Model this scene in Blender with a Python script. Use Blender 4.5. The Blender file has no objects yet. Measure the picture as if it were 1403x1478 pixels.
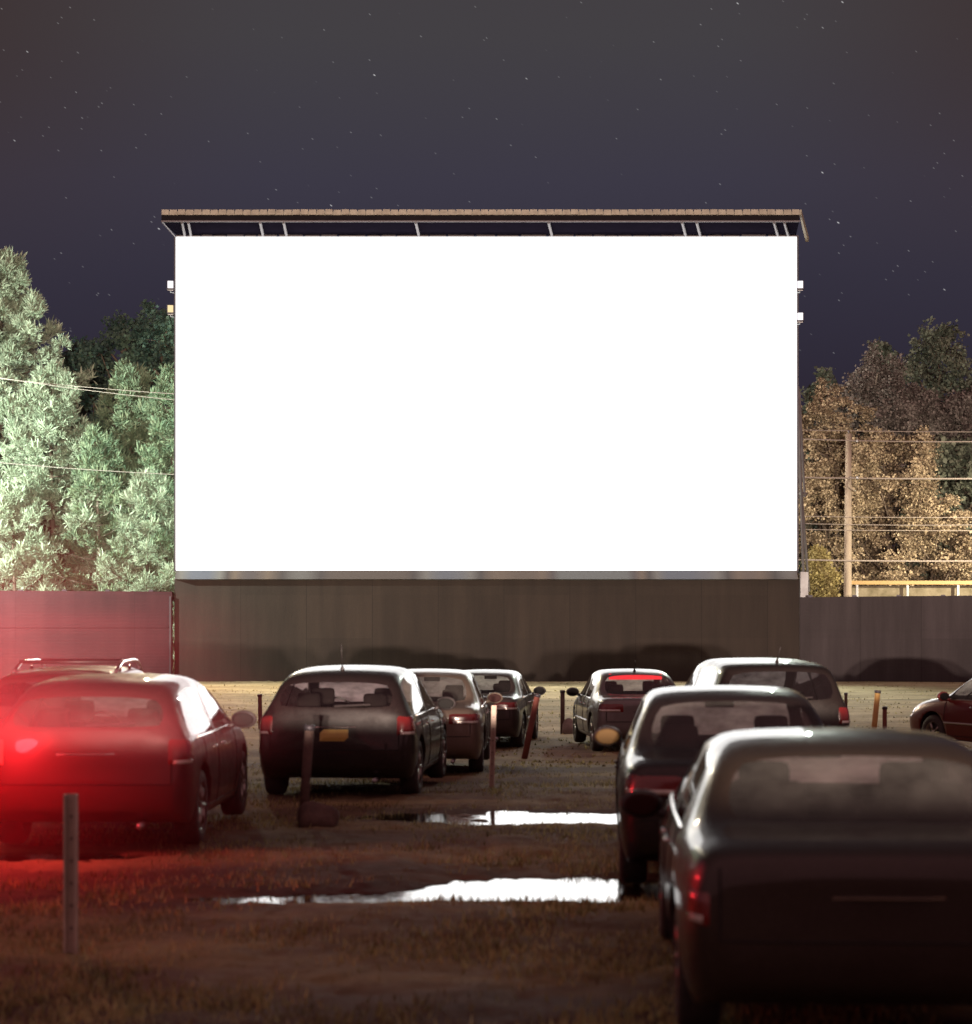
import bpy, bmesh, math, random
import numpy as np
from mathutils import Vector, Matrix
from mathutils.bvhtree import BVHTree
R = math.radians
PI = math.pi
random.seed(7)
rng = np.random.default_rng(11)
scn = bpy.context.scene
COL = scn.collection

# ------------------------------------------------------------------ camera mapping
F, U0, V0, CZ = 3000.0, 701.0, 893.0, 1.95
def at(u, v, D):
    return Vector(((u - U0) / F * D, D, CZ - (v - V0) / F * D))

def ground_z(x, y):
    x = np.asarray(x, float); y = np.asarray(y, float)
    t = np.clip((y - 19.0) / 19.0, 0, 1)
    z = -0.38 * t * t * (3 - 2 * t)
    z = z + 0.02 * np.sin(y * 1.1 + 0.4 * np.sin(x * .35)) * np.clip((y - 8) / 12, 0, 1)
    # gentle mounds and tyre ruts across the parking rows
    z = z + 0.030 * np.exp(-((y - 13.4 - .02 * x) / .55) ** 2)
    z = z + 0.026 * np.exp(-((y - 18.0 + .03 * x) / .7) ** 2)
    z = z + 0.02 * np.sin(x * 1.7 + y * .6) * .3
    return z
def gz(x, y): return float(ground_z(x, y))

# ------------------------------------------------------------------ helpers
def tag(o, label=None, cat=None, group=None, kind=None):
    if label: o['label'] = label
    if cat: o['category'] = cat
    if group: o['group'] = group
    if kind: o['kind'] = kind
    return o
def empty(name, loc, rz=0.0, label=None, cat=None, group=None):
    o = bpy.data.objects.new(name, None); COL.objects.link(o)
    o.location = loc; o.rotation_euler = (0, 0, rz); o.empty_display_size = .2
    return tag(o, label, cat, group)
def link(name, me, mat=None, parent=None, smooth=False):
    o = bpy.data.objects.new(name, me); COL.objects.link(o)
    if mat is not None and not me.materials: me.materials.append(mat)
    if parent: o.parent = parent
    if smooth: me.polygons.foreach_set('use_smooth', [True] * len(me.polygons))
    return o
def bm_obj(name, bm, mat=None, parent=None, smooth=False):
    bmesh.ops.recalc_face_normals(bm, faces=bm.faces)
    me = bpy.data.meshes.new(name); bm.to_mesh(me); bm.free()
    return link(name, me, mat, parent, smooth)
def box(bm, c, s, rot=None, bev=0.0):
    m = Matrix.Translation(Vector(c))
    if rot is not None: m = m @ rot
    m = m @ Matrix.Diagonal((s[0], s[1], s[2], 1))
    r = bmesh.ops.create_cube(bm, size=1.0, matrix=m)
    if bev > 0:
        es = list({e for v in r['verts'] for e in v.link_edges})
        bmesh.ops.bevel(bm, geom=es, offset=bev, segments=2, profile=.6, affect='EDGES')
    return bm
def tube(bm, pts, rad, n=8, cap=True):
    pts = [Vector(p) for p in pts]
    rads = rad if isinstance(rad, (list, tuple)) else [rad] * len(pts)
    rings = []
    up = Vector((0, 0, 1))
    for i, p in enumerate(pts):
        d = (pts[min(i + 1, len(pts) - 1)] - pts[max(i - 1, 0)])
        if d.length < 1e-9: d = Vector((0, 0, 1))
        d.normalize()
        a = d.cross(up)
        if a.length < .05: a = d.cross(Vector((1, 0, 0)))
        a.normalize(); b = a.cross(d).normalized()
        rings.append([bm.verts.new(p + (a * math.cos(t) + b * math.sin(t)) * rads[i]) for t in [2 * PI * k / n for k in range(n)]])
    for r0, r1 in zip(rings, rings[1:]):
        for k in range(n):
            bm.faces.new((r0[k], r0[(k + 1) % n], r1[(k + 1) % n], r1[k]))
    if cap:
        bm.faces.new(rings[0]); bm.faces.new(rings[-1][::-1])
    return bm
def lathe(bm, prof, n=28, axis='x', c=(0, 0, 0)):
    rings = []
    for (a, r) in prof:
        ring = []
        for k in range(n):
            t = 2 * PI * k / n
            if axis == 'x': p = (a, r * math.cos(t), r * math.sin(t))
            elif axis == 'y': p = (r * math.cos(t), a, r * math.sin(t))
            else: p = (r * math.cos(t), r * math.sin(t), a)
            ring.append(bm.verts.new(Vector(p) + Vector(c)))
        rings.append(ring)
    for r0, r1 in zip(rings, rings[1:]):
        for k in range(n):
            bm.faces.new((r0[k], r0[(k + 1) % n], r1[(k + 1) % n], r1[k]))
    return bm
def np_mesh(name, V, Fc, mat, parent=None, smooth=False):
    """V n x 3, Fc m x k (k = 3 or 4)"""
    V = np.asarray(V, np.float32); Fc = np.asarray(Fc, np.int32)
    me = bpy.data.meshes.new(name)
    me.vertices.add(len(V)); me.vertices.foreach_set('co', V.ravel())
    k = Fc.shape[1]
    me.loops.add(Fc.size); me.loops.foreach_set('vertex_index', Fc.ravel())
    me.polygons.add(len(Fc))
    me.polygons.foreach_set('loop_start', np.arange(0, Fc.size, k, dtype=np.int32))
    me.update(calc_edges=True); me.validate()
    return link(name, me, mat, parent, smooth)

# ------------------------------------------------------------------ materials
def srgb(r, g, b):
    f = lambda c: ((c / 255 + .055) / 1.055) ** 2.4 if c > 10 else c / 255 / 12.92
    return (f(r), f(g), f(b), 1)
class NT:
    def __init__(s, name):
        s.m = bpy.data.materials.new(name); s.m.use_nodes = True
        s.t = s.m.node_tree; s.t.nodes.clear()
        s.out = s.n('ShaderNodeOutputMaterial')
    def n(s, t, **kw):
        nd = s.t.nodes.new(t)
        for k, v in kw.items():
            if k in nd.inputs: nd.inputs[k].default_value = v
            else: setattr(nd, k, v)
        return nd
    def l(s, a, b): s.t.links.new(a, b)
def setin(nd, **kw):
    for k, v in kw.items(): nd.inputs[k.replace('_', ' ')].default_value = v
def prin(name, col, rough=.6, metal=0.0, coat=0.0, spec=.5, noise=None, bump=None, emis=None):
    """noise=(scale, amount, second colour), bump=(scale, strength)"""
    T = NT(name); p = T.n('ShaderNodeBsdfPrincipled')
    c = tuple(col) if len(col) == 4 else tuple(col) + (1,)
    setin(p, Base_Color=c, Roughness=rough, Metallic=metal, Coat_Weight=coat, Coat_Roughness=.06)
    p.inputs['Specular IOR Level'].default_value = spec
    tc = T.n('ShaderNodeTexCoord')
    if noise:
        nz = T.n('ShaderNodeTexNoise', Scale=noise[0], Detail=6.0, Roughness=.6); T.l(tc.outputs['Object'], nz.inputs['Vector'])
        rp = T.n('ShaderNodeValToRGB')
        rp.color_ramp.elements[0].position = .35; rp.color_ramp.elements[1].position = .68
        rp.color_ramp.elements[0].color = c
        c2 = noise[2] if len(noise[2]) == 4 else tuple(noise[2]) + (1,)
        rp.color_ramp.elements[1].color = tuple(c[i] * (1 - noise[1]) + c2[i] * noise[1] for i in range(4))
        T.l(nz.outputs['Fac'], rp.inputs['Fac']); T.l(rp.outputs['Color'], p.inputs['Base Color'])
    if bump:
        nb = T.n('ShaderNodeTexNoise', Scale=bump[0], Detail=5.0); T.l(tc.outputs['Object'], nb.inputs['Vector'])
        bp = T.n('ShaderNodeBump', Strength=bump[1], Distance=.02)
        T.l(nb.outputs['Fac'], bp.inputs['Height']); T.l(bp.outputs['Normal'], p.inputs['Normal'])
    if emis:
        setin(p, Emission_Color=tuple(emis[0]) + (1,), Emission_Strength=emis[1])
    T.l(p.outputs[0], T.out.inputs['Surface'])
    return T.m

def mat_paint(name, col, metal=.25, rough=.32, coat=.42):
    T = NT(name); p = T.n('ShaderNodeBsdfPrincipled')
    setin(p, Base_Color=tuple(col) + (1,), Roughness=rough, Metallic=metal, Coat_Weight=coat, Coat_Roughness=.04)
    p.inputs['Specular IOR Level'].default_value = .3
    tc = T.n('ShaderNodeTexCoord')
    nz = T.n('ShaderNodeTexNoise', Scale=3.0, Detail=8.0, Roughness=.7); T.l(tc.outputs['Object'], nz.inputs['Vector'])
    mr = T.n('ShaderNodeMapRange'); setin(mr, From_Min=.4, From_Max=.7, To_Min=rough * .8, To_Max=rough * 1.35)
    T.l(nz.outputs['Fac'], mr.inputs['Value']); T.l(mr.outputs[0], p.inputs['Roughness'])
    # road film: fine specks of dirt, a little dew
    n2 = T.n('ShaderNodeTexNoise', Scale=55.0, Detail=4.0); T.l(tc.outputs['Object'], n2.inputs['Vector'])
    m2 = T.n('ShaderNodeMapRange'); setin(m2, From_Min=.45, From_Max=.75, To_Min=0.0, To_Max=.22)
    T.l(n2.outputs['Fac'], m2.inputs['Value'])
    mx = T.n('ShaderNodeMix', data_type='RGBA'); T.l(m2.outputs[0], mx.inputs['Factor'])
    mx.inputs[6].default_value = tuple(col) + (1,); mx.inputs[7].default_value = (.06, .042, .036, 1)
    T.l(mx.outputs[2], p.inputs['Base Color'])
    T.l(p.outputs[0], T.out.inputs['Surface'])
    return T.m
def mat_glass(name, tint=(.75, .8, .78), dew=.12, dewcol=(.75, .72, .66), dif=.12):
    """thin window pane: see-through with mirror reflection and a film of dew"""
    T = NT(name)
    tr = T.n('ShaderNodeBsdfTransparent', Color=tint + (1,))
    gl = T.n('ShaderNodeBsdfGlossy', Color=(1, 1, 1, 1), Roughness=.03)
    fr = T.n('ShaderNodeFresnel', IOR=1.52)
    m1 = T.n('ShaderNodeMixShader'); T.l(fr.outputs[0], m1.inputs[0]); T.l(tr.outputs[0], m1.inputs[1]); T.l(gl.outputs[0], m1.inputs[2])
    tl = T.n('ShaderNodeBsdfTranslucent', Color=dewcol + (1,)); df = T.n('ShaderNodeBsdfDiffuse', Color=dewcol + (1,))
    m2 = T.n('ShaderNodeMixShader', Fac=dif); T.l(tl.outputs[0], m2.inputs[1]); T.l(df.outputs[0], m2.inputs[2])
    tc = T.n('ShaderNodeTexCoord'); nz = T.n('ShaderNodeTexNoise', Scale=2.6, Detail=5.0, Roughness=.65)
    T.l(tc.outputs['Object'], nz.inputs['Vector'])
    mr = T.n('ShaderNodeMapRange'); setin(mr, From_Min=.3, From_Max=.7, To_Min=dew * .35, To_Max=dew * 1.6)
    T.l(nz.outputs['Fac'], mr.inputs['Value'])
    m3 = T.n('ShaderNodeMixShader'); T.l(mr.outputs[0], m3.inputs[0]); T.l(m1.outputs[0], m3.inputs[1]); T.l(m2.outputs[0], m3.inputs[2])
    T.l(m3.outputs[0], T.out.inputs['Surface'])
    return T.m
def mat_emit(name, col, s):
    T = NT(name); e = T.n('ShaderNodeEmission', Color=tuple(col) + (1,), Strength=s); T.l(e.outputs[0], T.out.inputs['Surface']); return T.m

def mat_ground():
    T = NT('ground_soil_and_turf'); p = T.n('ShaderNodeBsdfPrincipled'); tc = T.n('ShaderNodeTexCoord')
    mp = T.n('ShaderNodeMapping'); T.l(tc.outputs['Object'], mp.inputs['Vector']); mp.inputs['Scale'].default_value = (.35, 1.0, 1)
    n1 = T.n('ShaderNodeTexNoise', Scale=.55, Detail=8.0, Roughness=.62); T.l(mp.outputs[0], n1.inputs['Vector'])
    n2 = T.n('ShaderNodeTexNoise', Scale=14.0, Detail=8.0, Roughness=.7); T.l(tc.outputs['Object'], n2.inputs['Vector'])
    rp = T.n('ShaderNodeValToRGB'); e = rp.color_ramp.elements
    e[0].position = .38; e[0].color = (.070, .042, .032, 1); e[1].position = .66; e[1].color = (.30, .25, .12, 1)
    k = e.new(.5); k.color = (.15, .11, .065, 1)
    T.l(n1.outputs['Fac'], rp.inputs['Fac'])
    # dry yellow turf by the wall foot, screen light put into its colour
    sp = T.n('ShaderNodeSeparateXYZ'); T.l(tc.outputs['Object'], sp.inputs[0])
    mr = T.n('ShaderNodeMapRange'); setin(mr, From_Min=31.0, From_Max=46.0, To_Min=0.0, To_Max=1.0); T.l(sp.outputs['Y'], mr.inputs['Value'])
    tf = T.n('ShaderNodeValToRGB'); f = tf.color_ramp.elements
    f[0].position = .38; f[0].color = (.24, .20, .10, 1); f[1].position = .64; f[1].color = (.55, .46, .27, 1)
    T.l(n1.outputs['Fac'], tf.inputs['Fac'])
    mx = T.n('ShaderNodeMix', data_type='RGBA'); T.l(mr.outputs[0], mx.inputs['Factor']); T.l(rp.outputs[0], mx.inputs[6]); T.l(tf.outputs[0], mx.inputs[7])
    m2 = T.n('ShaderNodeMix', data_type='RGBA', blend_type='MULTIPLY'); m2.inputs['Factor'].default_value = .7
    rp2 = T.n('ShaderNodeValToRGB'); rp2.color_ramp.elements[0].position = .3; rp2.color_ramp.elements[0].color = (.45, .42, .4, 1); rp2.color_ramp.elements[1].position = .65
    T.l(n2.outputs['Fac'], rp2.inputs['Fac']); T.l(mx.outputs[2], m2.inputs[6]); T.l(rp2.outputs[0], m2.inputs[7])
    T.l(m2.outputs[2], p.inputs['Base Color'])
    setin(p, Roughness=.85); p.inputs['Specular IOR Level'].default_value = .25
    bp = T.n('ShaderNodeBump', Strength=.7, Distance=.03); T.l(n2.outputs['Fac'], bp.inputs['Height']); T.l(bp.outputs[0], p.inputs['Normal'])
    T.l(p.outputs[0], T.out.inputs['Surface'])
    return T.m
def mat_water():
    T = NT('puddle_water'); p = T.n('ShaderNodeBsdfPrincipled')
    setin(p, Base_Color=(.012, .008, .006, 1), Roughness=.03, IOR=1.333); p.inputs['Specular IOR Level'].default_value = .8
    tc = T.n('ShaderNodeTexCoord'); nz = T.n('ShaderNodeTexNoise', Scale=13.0, Detail=5.0); T.l(tc.outputs['Object'], nz.inputs['Vector'])
    bp = T.n('ShaderNodeBump', Strength=.16, Distance=.01); T.l(nz.outputs['Fac'], bp.inputs['Height']); T.l(bp.outputs[0], p.inputs['Normal'])
    T.l(p.outputs[0], T.out.inputs['Surface']); return T.m
def mat_wall(name, c1, c2, seam=2.44, groove=.10, groove_s=.25, hz=None):
    """painted board wall: vertical sheet seams, horizontal boards, stains and rain streaks"""
    T = NT(name); p = T.n('ShaderNodeBsdfPrincipled'); tc = T.n('ShaderNodeTexCoord')
    sp = T.n('ShaderNodeSeparateXYZ'); T.l(tc.outputs['Object'], sp.inputs[0])
    mp = T.n('ShaderNodeMapping'); mp.inputs['Scale'].default_value = (1.6, 1, .18); T.l(tc.outputs['Object'], mp.inputs['Vector'])
    n1 = T.n('ShaderNodeTexNoise', Scale=1.1, Detail=8.0, Roughness=.62); T.l(mp.outputs[0], n1.inputs['Vector'])
    rp = T.n('ShaderNodeValToRGB'); e = rp.color_ramp.elements
    e[0].position = .3; e[0].color = c1 + (1,); e[1].position = .72; e[1].color = c2 + (1,)
    T.l(n1.outputs['Fac'], rp.inputs['Fac'])
    # sheets of slightly different age: floor(x/seam) hashed
    dv = T.n('ShaderNodeMath', operation='DIVIDE'); dv.inputs[1].default_value = seam; T.l(sp.outputs['X'], dv.inputs[0])
    fl = T.n('ShaderNodeMath', operation='FLOOR'); T.l(dv.outputs[0], fl.inputs[0])
    dz = T.n('ShaderNodeMath', operation='DIVIDE'); dz.inputs[1].default_value = 1.6; T.l(sp.outputs['Z'], dz.inputs[0])
    fz = T.n('ShaderNodeMath', operation='FLOOR'); T.l(dz.outputs[0], fz.inputs[0])
    cb = T.n('ShaderNodeCombineXYZ'); T.l(fl.outputs[0], cb.inputs[0]); T.l(fz.outputs[0], cb.inputs[1])
    wn = T.n('ShaderNodeTexWhiteNoise'); T.l(cb.outputs[0], wn.inputs['Vector'])
    mr = T.n('ShaderNodeMapRange'); setin(mr, To_Min=.88, To_Max=1.1); T.l(wn.outputs['Value'], mr.inputs['Value'])
    hs = T.n('ShaderNodeHueSaturation'); T.l(rp.outputs[0], hs.inputs['Color']); T.l(mr.outputs[0], hs.inputs['Value'])
    # seams
    fr = T.n('ShaderNodeMath', operation='FRACT'); T.l(dv.outputs[0], fr.inputs[0])
    ls = T.n('ShaderNodeMath', operation='LESS_THAN'); ls.inputs[1].default_value = .012; T.l(fr.outputs[0], ls.inputs[0])
    mx = T.n('ShaderNodeMix', data_type='RGBA'); mx.inputs[7].default_value = tuple(c * .84 for c in c1) + (1,)
    T.l(ls.outputs[0], mx.inputs['Factor']); T.l(hs.outputs[0], mx.inputs[6]); T.l(mx.outputs[2], p.inputs['Base Color'])
    # boards
    mz = T.n('ShaderNodeMath', operation='DIVIDE'); mz.inputs[1].default_value = groove; T.l(sp.outputs['Z'], mz.inputs[0])
    fz2 = T.n('ShaderNodeMath', operation='FRACT'); T.l(mz.outputs[0], fz2.inputs[0])
    b1 = T.n('ShaderNodeBump', Strength=groove_s, Distance=.02); T.l(fz2.outputs[0], b1.inputs['Height'])
    n3 = T.n('ShaderNodeTexNoise', Scale=9.0, Detail=6.0); T.l(tc.outputs['Object'], n3.inputs['Vector'])
    b2 = T.n('ShaderNodeBump', Strength=.3, Distance=.02); T.l(n3.outputs['Fac'], b2.inputs['Height']); T.l(b1.outputs[0], b2.inputs['Normal'])
    T.l(b2.outputs[0], p.inputs['Normal'])
    setin(p, Roughness=.7); p.inputs['Specular IOR Level'].default_value = .3
    T.l(p.outputs[0], T.out.inputs['Surface']); return T.m
def mat_leaf(name, ca, cb, cc=None, rough=.6, trans=.25):
    T = NT(name); tc = T.n('ShaderNodeTexCoord'); g = T.n('ShaderNodeNewGeometry')
    nz = T.n('ShaderNodeTexNoise', Scale=.8, Detail=3.0); T.l(tc.outputs['Object'], nz.inputs['Vector'])
    ad = T.n('ShaderNodeMath', operation='ADD'); ml = T.n('ShaderNodeMath', operation='MULTIPLY'); ml.inputs[1].default_value = .5
    T.l(g.outputs['Random Per Island'], ml.inputs[0]); T.l(ml.outputs[0], ad.inputs[0]); T.l(nz.outputs['Fac'], ad.inputs[1])
    rp = T.n('ShaderNodeValToRGB'); e = rp.color_ramp.elements
    e[0].position = .45; e[0].color = ca + (1,); e[1].position = .95; e[1].color = cb + (1,)
    if cc: k = e.new(.72); k.color = cc + (1,)
    T.l(ad.outputs[0], rp.inputs['Fac'])
    d = T.n('ShaderNodeBsdfPrincipled'); setin(d, Roughness=rough); d.inputs['Specular IOR Level'].default_value = .3
    T.l(rp.outputs[0], d.inputs['Base Color'])
    t = T.n('ShaderNodeBsdfTranslucent'); T.l(rp.outputs[0], t.inputs['Color'])
    m = T.n('ShaderNodeMixShader', Fac=trans); T.l(d.outputs[0], m.inputs[1]); T.l(t.outputs[0], m.inputs[2])
    T.l(m.outputs[0], T.out.inputs['Surface']); return T.m

M = {}
M['ground'] = mat_ground()
M['water'] = mat_water()
M['rubber'] = prin('tyre_rubber', (.018, .015, .015), .75, noise=(6, .5, (.06, .045, .035)), bump=(40, .3))
M['black'] = prin('black_plastic', (.02, .015, .016), .5, noise=(8, .4, (.04, .03, .03)))
M['seam'] = prin('seam_black', (.004, .003, .003), .8)
M['alloy'] = prin('alloy_rim', (.35, .33, .31), .35, 1.0, noise=(7, .4, (.12, .09, .07)))
M['chrome'] = prin('chrome_trim', (.75, .72, .68), .12, 1.0, noise=(9, .3, (.5, .46, .42)))
M['seatfab'] = prin('seat_fabric', (.008, .006, .006), .9, 0, 0, .03, bump=(60, .4), noise=(5, .4, (.02, .015, .014)))
M['lens_red'] = prin('tail_lens_red', (.14, .010, .010), .2, 0, .6, noise=(20, .5, (.12, .006, .006)))
M['lens_clear'] = prin('clear_lens', (.6, .58, .52), .1, .3, 1.0, noise=(20, .3, (.3, .3, .28)))
M['lens_amber'] = prin('amber_lens', (.55, .22, .03), .15, 0, 1.0, noise=(20, .3, (.3, .12, .02)))
M['mirror'] = prin('mirror_glass', (.006, .005, .005), .6, 0, 0, .10, noise=(3, .3, (.012, .01, .01)))
M['plate'] = prin('number_plate_yellow', (.5, .36, .10), .45, noise=(12, .3, (.3, .22, .08)))
M['plate_w'] = prin('number_plate_pale', (.35, .32, .28), .45, noise=(12, .3, (.25, .22, .2)))
M['glass'] = mat_glass('window_glass')
M['glass_dew'] = mat_glass('dewy_window_glass', (.8, .82, .78), .17, dif=.2)
M['glass_ws'] = mat_glass('dewy_windscreen', (.8, .8, .78), .6, (.92, .9, .86))
M['glass_fog'] = mat_glass('fogged_windscreen', (.9, .9, .88), .8, (1, .98, .96), 0.0)
M['glass_clear'] = mat_glass('clear_rear_glass', (.92, .93, .92), .03, dif=0.0)
M['glass_dark'] = mat_glass('dark_window_glass', (.38, .42, .44), .04, dif=.05)
M['steel'] = prin('galvanised_steel', (.34, .35, .36), .45, .8, noise=(3, .5, (.16, .15, .15)))
M['steel_dark'] = prin('dark_steel', (.05, .045, .055), .5, .5, noise=(3, .5, (.09, .08, .09)))
M['concrete'] = prin('concrete', (.30, .28, .25), .9, noise=(7, .6, (.14, .12, .10)), bump=(22, .6))
M['bark'] = prin('bark', (.10, .075, .055), .9, noise=(6, .6, (.2, .16, .12)), bump=(18, .8))
M['bark_pale'] = prin('pale_bark', (.36, .33, .27), .85, noise=(6, .6, (.2, .18, .14)), bump=(18, .6))

# ------------------------------------------------------------------ camera
cam = bpy.data.cameras.new('camera'); cam_o = bpy.data.objects.new('camera', cam); COL.objects.link(cam_o)
cam_o.location = (0, 0, CZ); cam_o.rotation_euler = (R(90), 0, 0)
cam.sensor_fit = 'HORIZONTAL'; cam.sensor_width = 36; cam.lens = 36 * F / 1403
cam.shift_x = -(U0 - 701.5) / 1403; cam.shift_y = (V0 - 739) / 1403
cam.clip_start = .2; cam.clip_end = 4000
cam.dof.use_dof = True; cam.dof.focus_distance = 80; cam.dof.aperture_fstop = 2.6
scn.camera = cam_o

# ------------------------------------------------------------------ world: night sky with star trails
SKY = 1.0
def build_world():
    w = bpy.data.worlds.new('World'); scn.world = w; w.use_nodes = True
    t = w.node_tree; t.nodes.clear(); L = t.links.new
    N = lambda k, **kw: [setattr_any(t.nodes.new(k), kw)][0]
    def setattr_any(nd, kw):
        for k, v in kw.items():
            if k in nd.inputs: nd.inputs[k].default_value = v
            else: setattr(nd, k, v)
        return nd
    out = N('ShaderNodeOutputWorld'); bg = N('ShaderNodeBackground', Strength=SKY); L(bg.outputs[0], out.inputs[0])
    tc = N('ShaderNodeTexCoord'); sp = N('ShaderNodeSeparateXYZ'); L(tc.outputs['Generated'], sp.inputs[0])
    rp = N('ShaderNodeValToRGB'); e = rp.color_ramp.elements
    e[0].position = .0; e[0].color = srgb(40, 36, 48)
    e[1].position = .62; e[1].color = srgb(62, 54, 56)
    for pos, c in ((.10, (44, 39, 52)), (.16, (52, 49, 63)), (.205, (60, 57, 70)), (.27, (67, 64, 68)), (.36, (68, 62, 64))):
        k = e.new(pos); k.color = srgb(*c)
    L(sp.outputs['Z'], rp.inputs['Fac'])
    # browner sky away from the screen's direction
    ab = N('ShaderNodeMath', operation='ABSOLUTE'); 
    sh = N('ShaderNodeMath', operation='ADD'); sh.inputs[1].default_value = -.005; L(sp.outputs['X'], sh.inputs[0]); L(sh.outputs[0], ab.inputs[0])
    mr = N('ShaderNodeMapRange'); mr.inputs['From Min'].default_value = .09; mr.inputs['From Max'].default_value = .28
    mr.inputs['To Min'].default_value = 0; mr.inputs['To Max'].default_value = .75; mr.interpolation_type = 'SMOOTHSTEP'; L(ab.outputs[0], mr.inputs['Value'])
    me = N('ShaderNodeMapRange'); me.inputs['From Min'].default_value = .12; me.inputs['From Max'].default_value = .28; me.interpolation_type = 'SMOOTHSTEP'; L(sp.outputs['Z'], me.inputs['Value'])
    mm = N('ShaderNodeMath', operation='MULTIPLY'); L(mr.outputs[0], mm.inputs[0]); L(me.outputs[0], mm.inputs[1])
    mx = N('ShaderNodeMix', data_type='RGBA'); mx.inputs[7].default_value = srgb(60, 45, 44)
    L(mm.outputs[0], mx.inputs['Factor']); L(rp.outputs[0], mx.inputs[6])
    # added reddish glow behind the viewer and overhead, lifts the dark near field
    gy = N('ShaderNodeMapRange'); gy.interpolation_type = 'SMOOTHSTEP'; gy.inputs['From Min'].default_value = .82; gy.inputs['From Max'].default_value = -.2; L(sp.outputs['Y'], gy.inputs['Value'])
    gm = N('ShaderNodeMix', data_type='RGBA'); gm.inputs[7].default_value = (.37, .175, .18, 1); L(gy.outputs[0], gm.inputs['Factor']); L(mx.outputs[2], gm.inputs[6]); mx = gm
    # star trails: gnomonic coordinates, turned and squeezed
    dv1 = N('ShaderNodeMath', operation='DIVIDE'); L(sp.outputs['X'], dv1.inputs[0])
    mxy = N('ShaderNodeMath', operation='MAXIMUM'); mxy.inputs[1].default_value = .05; L(sp.outputs['Y'], mxy.inputs[0]); L(mxy.outputs[0], dv1.inputs[1])
    dv2 = N('ShaderNodeMath', operation='DIVIDE'); L(sp.outputs['Z'], dv2.inputs[0]); L(mxy.outputs[0], dv2.inputs[1])
    cb = N('ShaderNodeCombineXYZ'); L(dv1.outputs[0], cb.inputs[0]); L(dv2.outputs[0], cb.inputs[1])
    def layer(scale, thr, rad, seed, amp):
        rt = N('ShaderNodeMapping'); rt.inputs['Rotation'].default_value = (0, 0, R(36)); rt.inputs['Location'].default_value = (seed, seed * .7, 0); L(cb.outputs[0], rt.inputs['Vector'])
        sc = N('ShaderNodeMapping'); sc.inputs['Scale'].default_value = (scale * .33, scale, 1); L(rt.outputs[0], sc.inputs['Vector'])
        vo = N('ShaderNodeTexVoronoi', feature='F1', voronoi_dimensions='2D', Scale=1.0); vo.inputs['Randomness'].default_value = .9; L(sc.outputs[0], vo.inputs['Vector'])
        a = N('ShaderNodeMapRange'); a.inputs['From Min'].default_value = rad; a.inputs['From Max'].default_value = rad * .3; L(vo.outputs['Distance'], a.inputs['Value'])
        s = N('ShaderNodeSeparateColor'); L(vo.outputs['Color'], s.inputs[0])
        b = N('ShaderNodeMapRange'); b.inputs['From Min'].default_value = thr; b.inputs['From Max'].default_value = 1; L(s.outputs[0], b.inputs['Value'])
        c = N('ShaderNodeMath', operation='MULTIPLY'); L(a.outputs[0], c.inputs[0]); L(b.outputs[0], c.inputs[1])
        d = N('ShaderNodeMath', operation='MULTIPLY'); d.inputs[1].default_value = amp; L(c.outputs[0], d.inputs[0]); return d
    s1 = layer(230, .82, .055, 3.1, .22); s2 = layer(150, .95, .042, 8.7, .7)
    ad = N('ShaderNodeMath', operation='ADD'); L(s1.outputs[0], ad.inputs[0]); L(s2.outputs[0], ad.inputs[1])
    up = N('ShaderNodeMath', operation='GREATER_THAN'); up.inputs[1].default_value = .02; L(sp.outputs['Y'], up.inputs[0])
    fa = N('ShaderNodeMath', operation='MULTIPLY'); L(ad.outputs[0], fa.inputs[0]); L(up.outputs[0], fa.inputs[1])
    st = N('ShaderNodeMix', data_type='RGBA', blend_type='ADD'); st.inputs['Factor'].default_value = 1
    cs = N('ShaderNodeCombineColor'); 
    for i in range(3): L(fa.outputs[0], cs.inputs[i])
    L(mx.outputs[2], st.inputs[6]); L(cs.outputs[0], st.inputs[7])
    L(st.outputs[2], bg.inputs['Color'])
build_world()

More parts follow.
